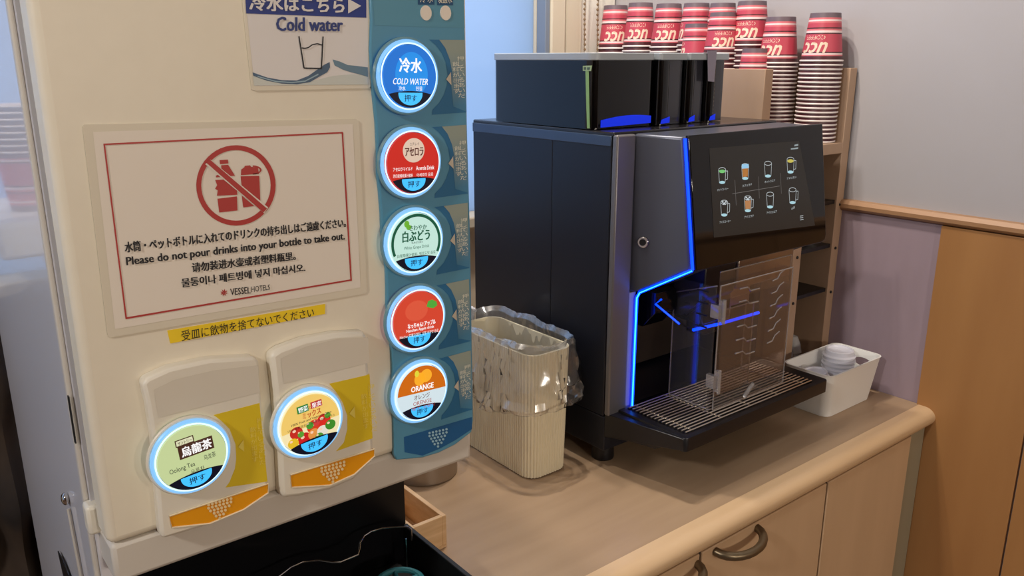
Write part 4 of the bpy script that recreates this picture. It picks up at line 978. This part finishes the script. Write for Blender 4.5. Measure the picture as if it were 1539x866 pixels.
bm = B(); q = onY(1219, 377, .835); lump(bm, (q.x, .845, .2725), .0165, (1.5, .8, .40), .5, 5); o = obj('foil_wrapper', bm, M_cupplastic, loc=(q.x, .845, .266)); tag(o, 'crumpled clear wrapper lying on the middle black shelf', 'wrapper')
q = onY(1203, 440, .85)
bm = B(); lathe(bm, [(.001, .043), (.012, .040), (.020, .030), (.024, .014), (.0245, .0)], (1.345, .89, .1795), 28, cap1=False); o = obj('dome_lid', bm, M_cupplastic, loc=(1.345, .89, .18)); tag(o, 'clear dome lid on the lowest black shelf', 'lid')
for k, (x, y, r, hh, lab) in enumerate(((1.334, .842, .017, .076, 'clear plastic cup standing left at the bottom of the shelf unit'), (1.366, .848, .018, .086, 'taller clear cup with rounded lid at the bottom of the shelf unit'), (1.394, .875, .016, .070, 'clear plastic cup at the right rear of the bottom compartment'))):
    bm = B(); lathe(bm, [(r*.8, 0), (r, hh*.6), (r*1.08, hh*.62), (r*.9, hh*.8), (r*.5, hh*.97), (.001, hh)], (x, y, .0015), 24, cap0=True); o = obj('plastic_cup', bm, M_cupplastic, loc=(x, y, .0015)); tag(o, lab, 'plastic cup', 'clear cups in the bottom compartment')

# ================================================================ BASKET AND LIDS
bk = thing('storage_basket', 'white plastic basket with oval handle hole at the right end of the counter', 'basket', (1.32, .74, 0))
def bring(k, z, inset=0):
    x0, x1, y0, y1 = 1.246-.013*k, 1.392+.014*k, .694-.008*k, .774+.008*k
    return rrect(x0+inset, x1-inset, y0+inset, y1-inset, .016-inset*.6, z, 6)
bm = B(); RZ = [(0, .0005), (.15, .012), (.95, .079), (1.08, .0815)]
outer = [[bm.verts.new(p) for p in bring(k, z)] for k, z in RZ]; inner = [[bm.verts.new(p) for p in bring(k, z, .0028)] for k, z in ((1.08, .0815), (.95, .078), (.15, .012), (.05, .004))]
allr = outer+inner; n = len(outer[0])
for r0, r1 in zip(allr, allr[1:]):
    for i in range(n): bm.faces.new((r0[i], r0[(i+1) % n], r1[(i+1) % n], r1[i]))
bm.faces.new(outer[0][::-1]); bm.faces.new(inner[-1])
bko = obj('tub', bm, M_basket, bk, ang=50)
# handle hole cut in the right end
hole = B(); prism(hole, [(1.36, .722+.017*math.cos(a), .0605+.008*math.sin(a)) for a in [2*math.pi*i/24 for i in range(24)]], (.08, 0, 0))
bmesh.ops.recalc_face_normals(hole, faces=hole.faces)
hm = bpy.data.meshes.new('hole'); hole.to_mesh(hm); hole.free(); ho = bpy.data.objects.new('hole', hm); C.objects.link(ho); ho.location.z = Z0
md = bko.modifiers.new('hole', 'BOOLEAN'); md.object = ho; md.operation = 'DIFFERENCE'; md.solver = 'EXACT'
bpy.context.view_layer.update(); dg = bpy.context.evaluated_depsgraph_get()
nm_ = bpy.data.meshes.new_from_object(bko.evaluated_get(dg)); bko.modifiers.clear(); bko.data = nm_; bpy.data.objects.remove(ho)
def lid_mesh():
    bm = B(); lathe(bm, [(.001, .0090), (.0205, .0090), (.0215, .0128), (.0235, .0132), (.0250, .0120), (.0255, .0045), (.0275, .0030), (.0288, .0022), (.0288, .0004), (.0272, .0000), (.0262, .0010), (.0242, .0040), (.0235, .0110), (.001, .0078)], (0, 0, 0), 36); return bm
pl_ = obj('cup_lid', lid_mesh(), M_lidw, loc=(0, 0, 0))
lc = (1.355, .744)
for k in range(9):
    o = pl_.copy(); C.objects.link(o); o.location = (lc[0]+random.uniform(-.0006, .0006), lc[1]+random.uniform(-.0006, .0006), .006+(8-k)*.0078+.008+Z0); o.rotation_euler = (random.uniform(-.01, .01), random.uniform(-.01, .01), k)
    tag(o, f'white cup lid, {ORD[k]} in the tall stack of lids in the basket', 'lid', 'stack of white lids in the basket')
q = onP(1236, 553, (0, 0, .062), Vector((0, 0, 1)))
for k in range(4):
    o = pl_.copy(); C.objects.link(o); o.location = (1.268+.001*k, .738, .056-.012*k+Z0); o.rotation_euler = (math.radians(-6), math.radians(-8+k), 0)
    o.scale = (.92, .92, 1); tag(o, f'white cup lid, {ORD[k]} of the low tilted pile in the basket', 'lid', 'tilted pile of white lids')
bpy.data.objects.remove(pl_)

# ================================================================ LEFT EDGE: coat, wall shelf and cups seen in the dispenser's glossy side
co = B(); g = bmesh.ops.create_grid(co, x_segments=50, y_segments=70, size=1)
for v in g['verts']:
    u, t = v.co.x, v.co.y
    x = -.10+u*.194; z = -.235+t*.535
    y = 1.225-.030*math.cos(u*1.4)+.020*math.sin(u*13+2.5*mn.noise(Vector((u*2, t*2, 0))))+.045*mn.noise(Vector((u*2.5, t*5, 1)))
    v.co = Vector((x+.028, y, z))
r = bmesh.ops.extrude_face_region(co, geom=list(co.faces)); bmesh.ops.translate(co, verts=[e for e in r['geom'] if isinstance(e, bmesh.types.BMVert)], vec=(0, .035, 0))
o = obj('coat', co, M_coat, loc=(-.10, 1.22, .30)); tag(o, 'dark brown coat hanging from the white wall shelf at the lower left edge', 'coat')
ws = thing('wall_shelf', 'white wall shelf behind the left side of the dispenser', 'shelf', (-.15, YB, .38))
obj('board', bx(-.50, .085, 1.20, YB-.001, .352, .400), M_basket, ws, bevel=.006)
for x in (-.42, .0):
    bm = B(); box(bm, x-.006, x+.006, 1.30, YB-.001, .30, .352); obj('bracket', bm, M_basket, ws, bevel=.002)
for x in (-.2, -.02):
    bm = B(); tube(bm, [(x, 1.215, .354), (x, 1.215, .285), (x, 1.205, .275), (x, 1.195, .285)], .003, 6); obj('hook', bm, M_chrome, ws)
pb = obj('paper_cup', low_cup_mesh(), [M_cup, M_rim], loc=(0, 0, 0))
for sx, nn in ((.028, 8), (-.055, 6)):
    for k in range(nn):
        o = pb.copy(); C.objects.link(o); o.location = (sx, 1.30, .4005+.082+k*.0085+Z0); o.rotation_euler = (math.pi, 0, k*.4)
        tag(o, f'upright paper cup, {ORD[k]} from the bottom, {"right" if sx > 0 else "left"} stack, white wall shelf', 'cup', 'upright cups on the white wall shelf')
bpy.data.objects.remove(pb)
bpy.context.view_layer.update()
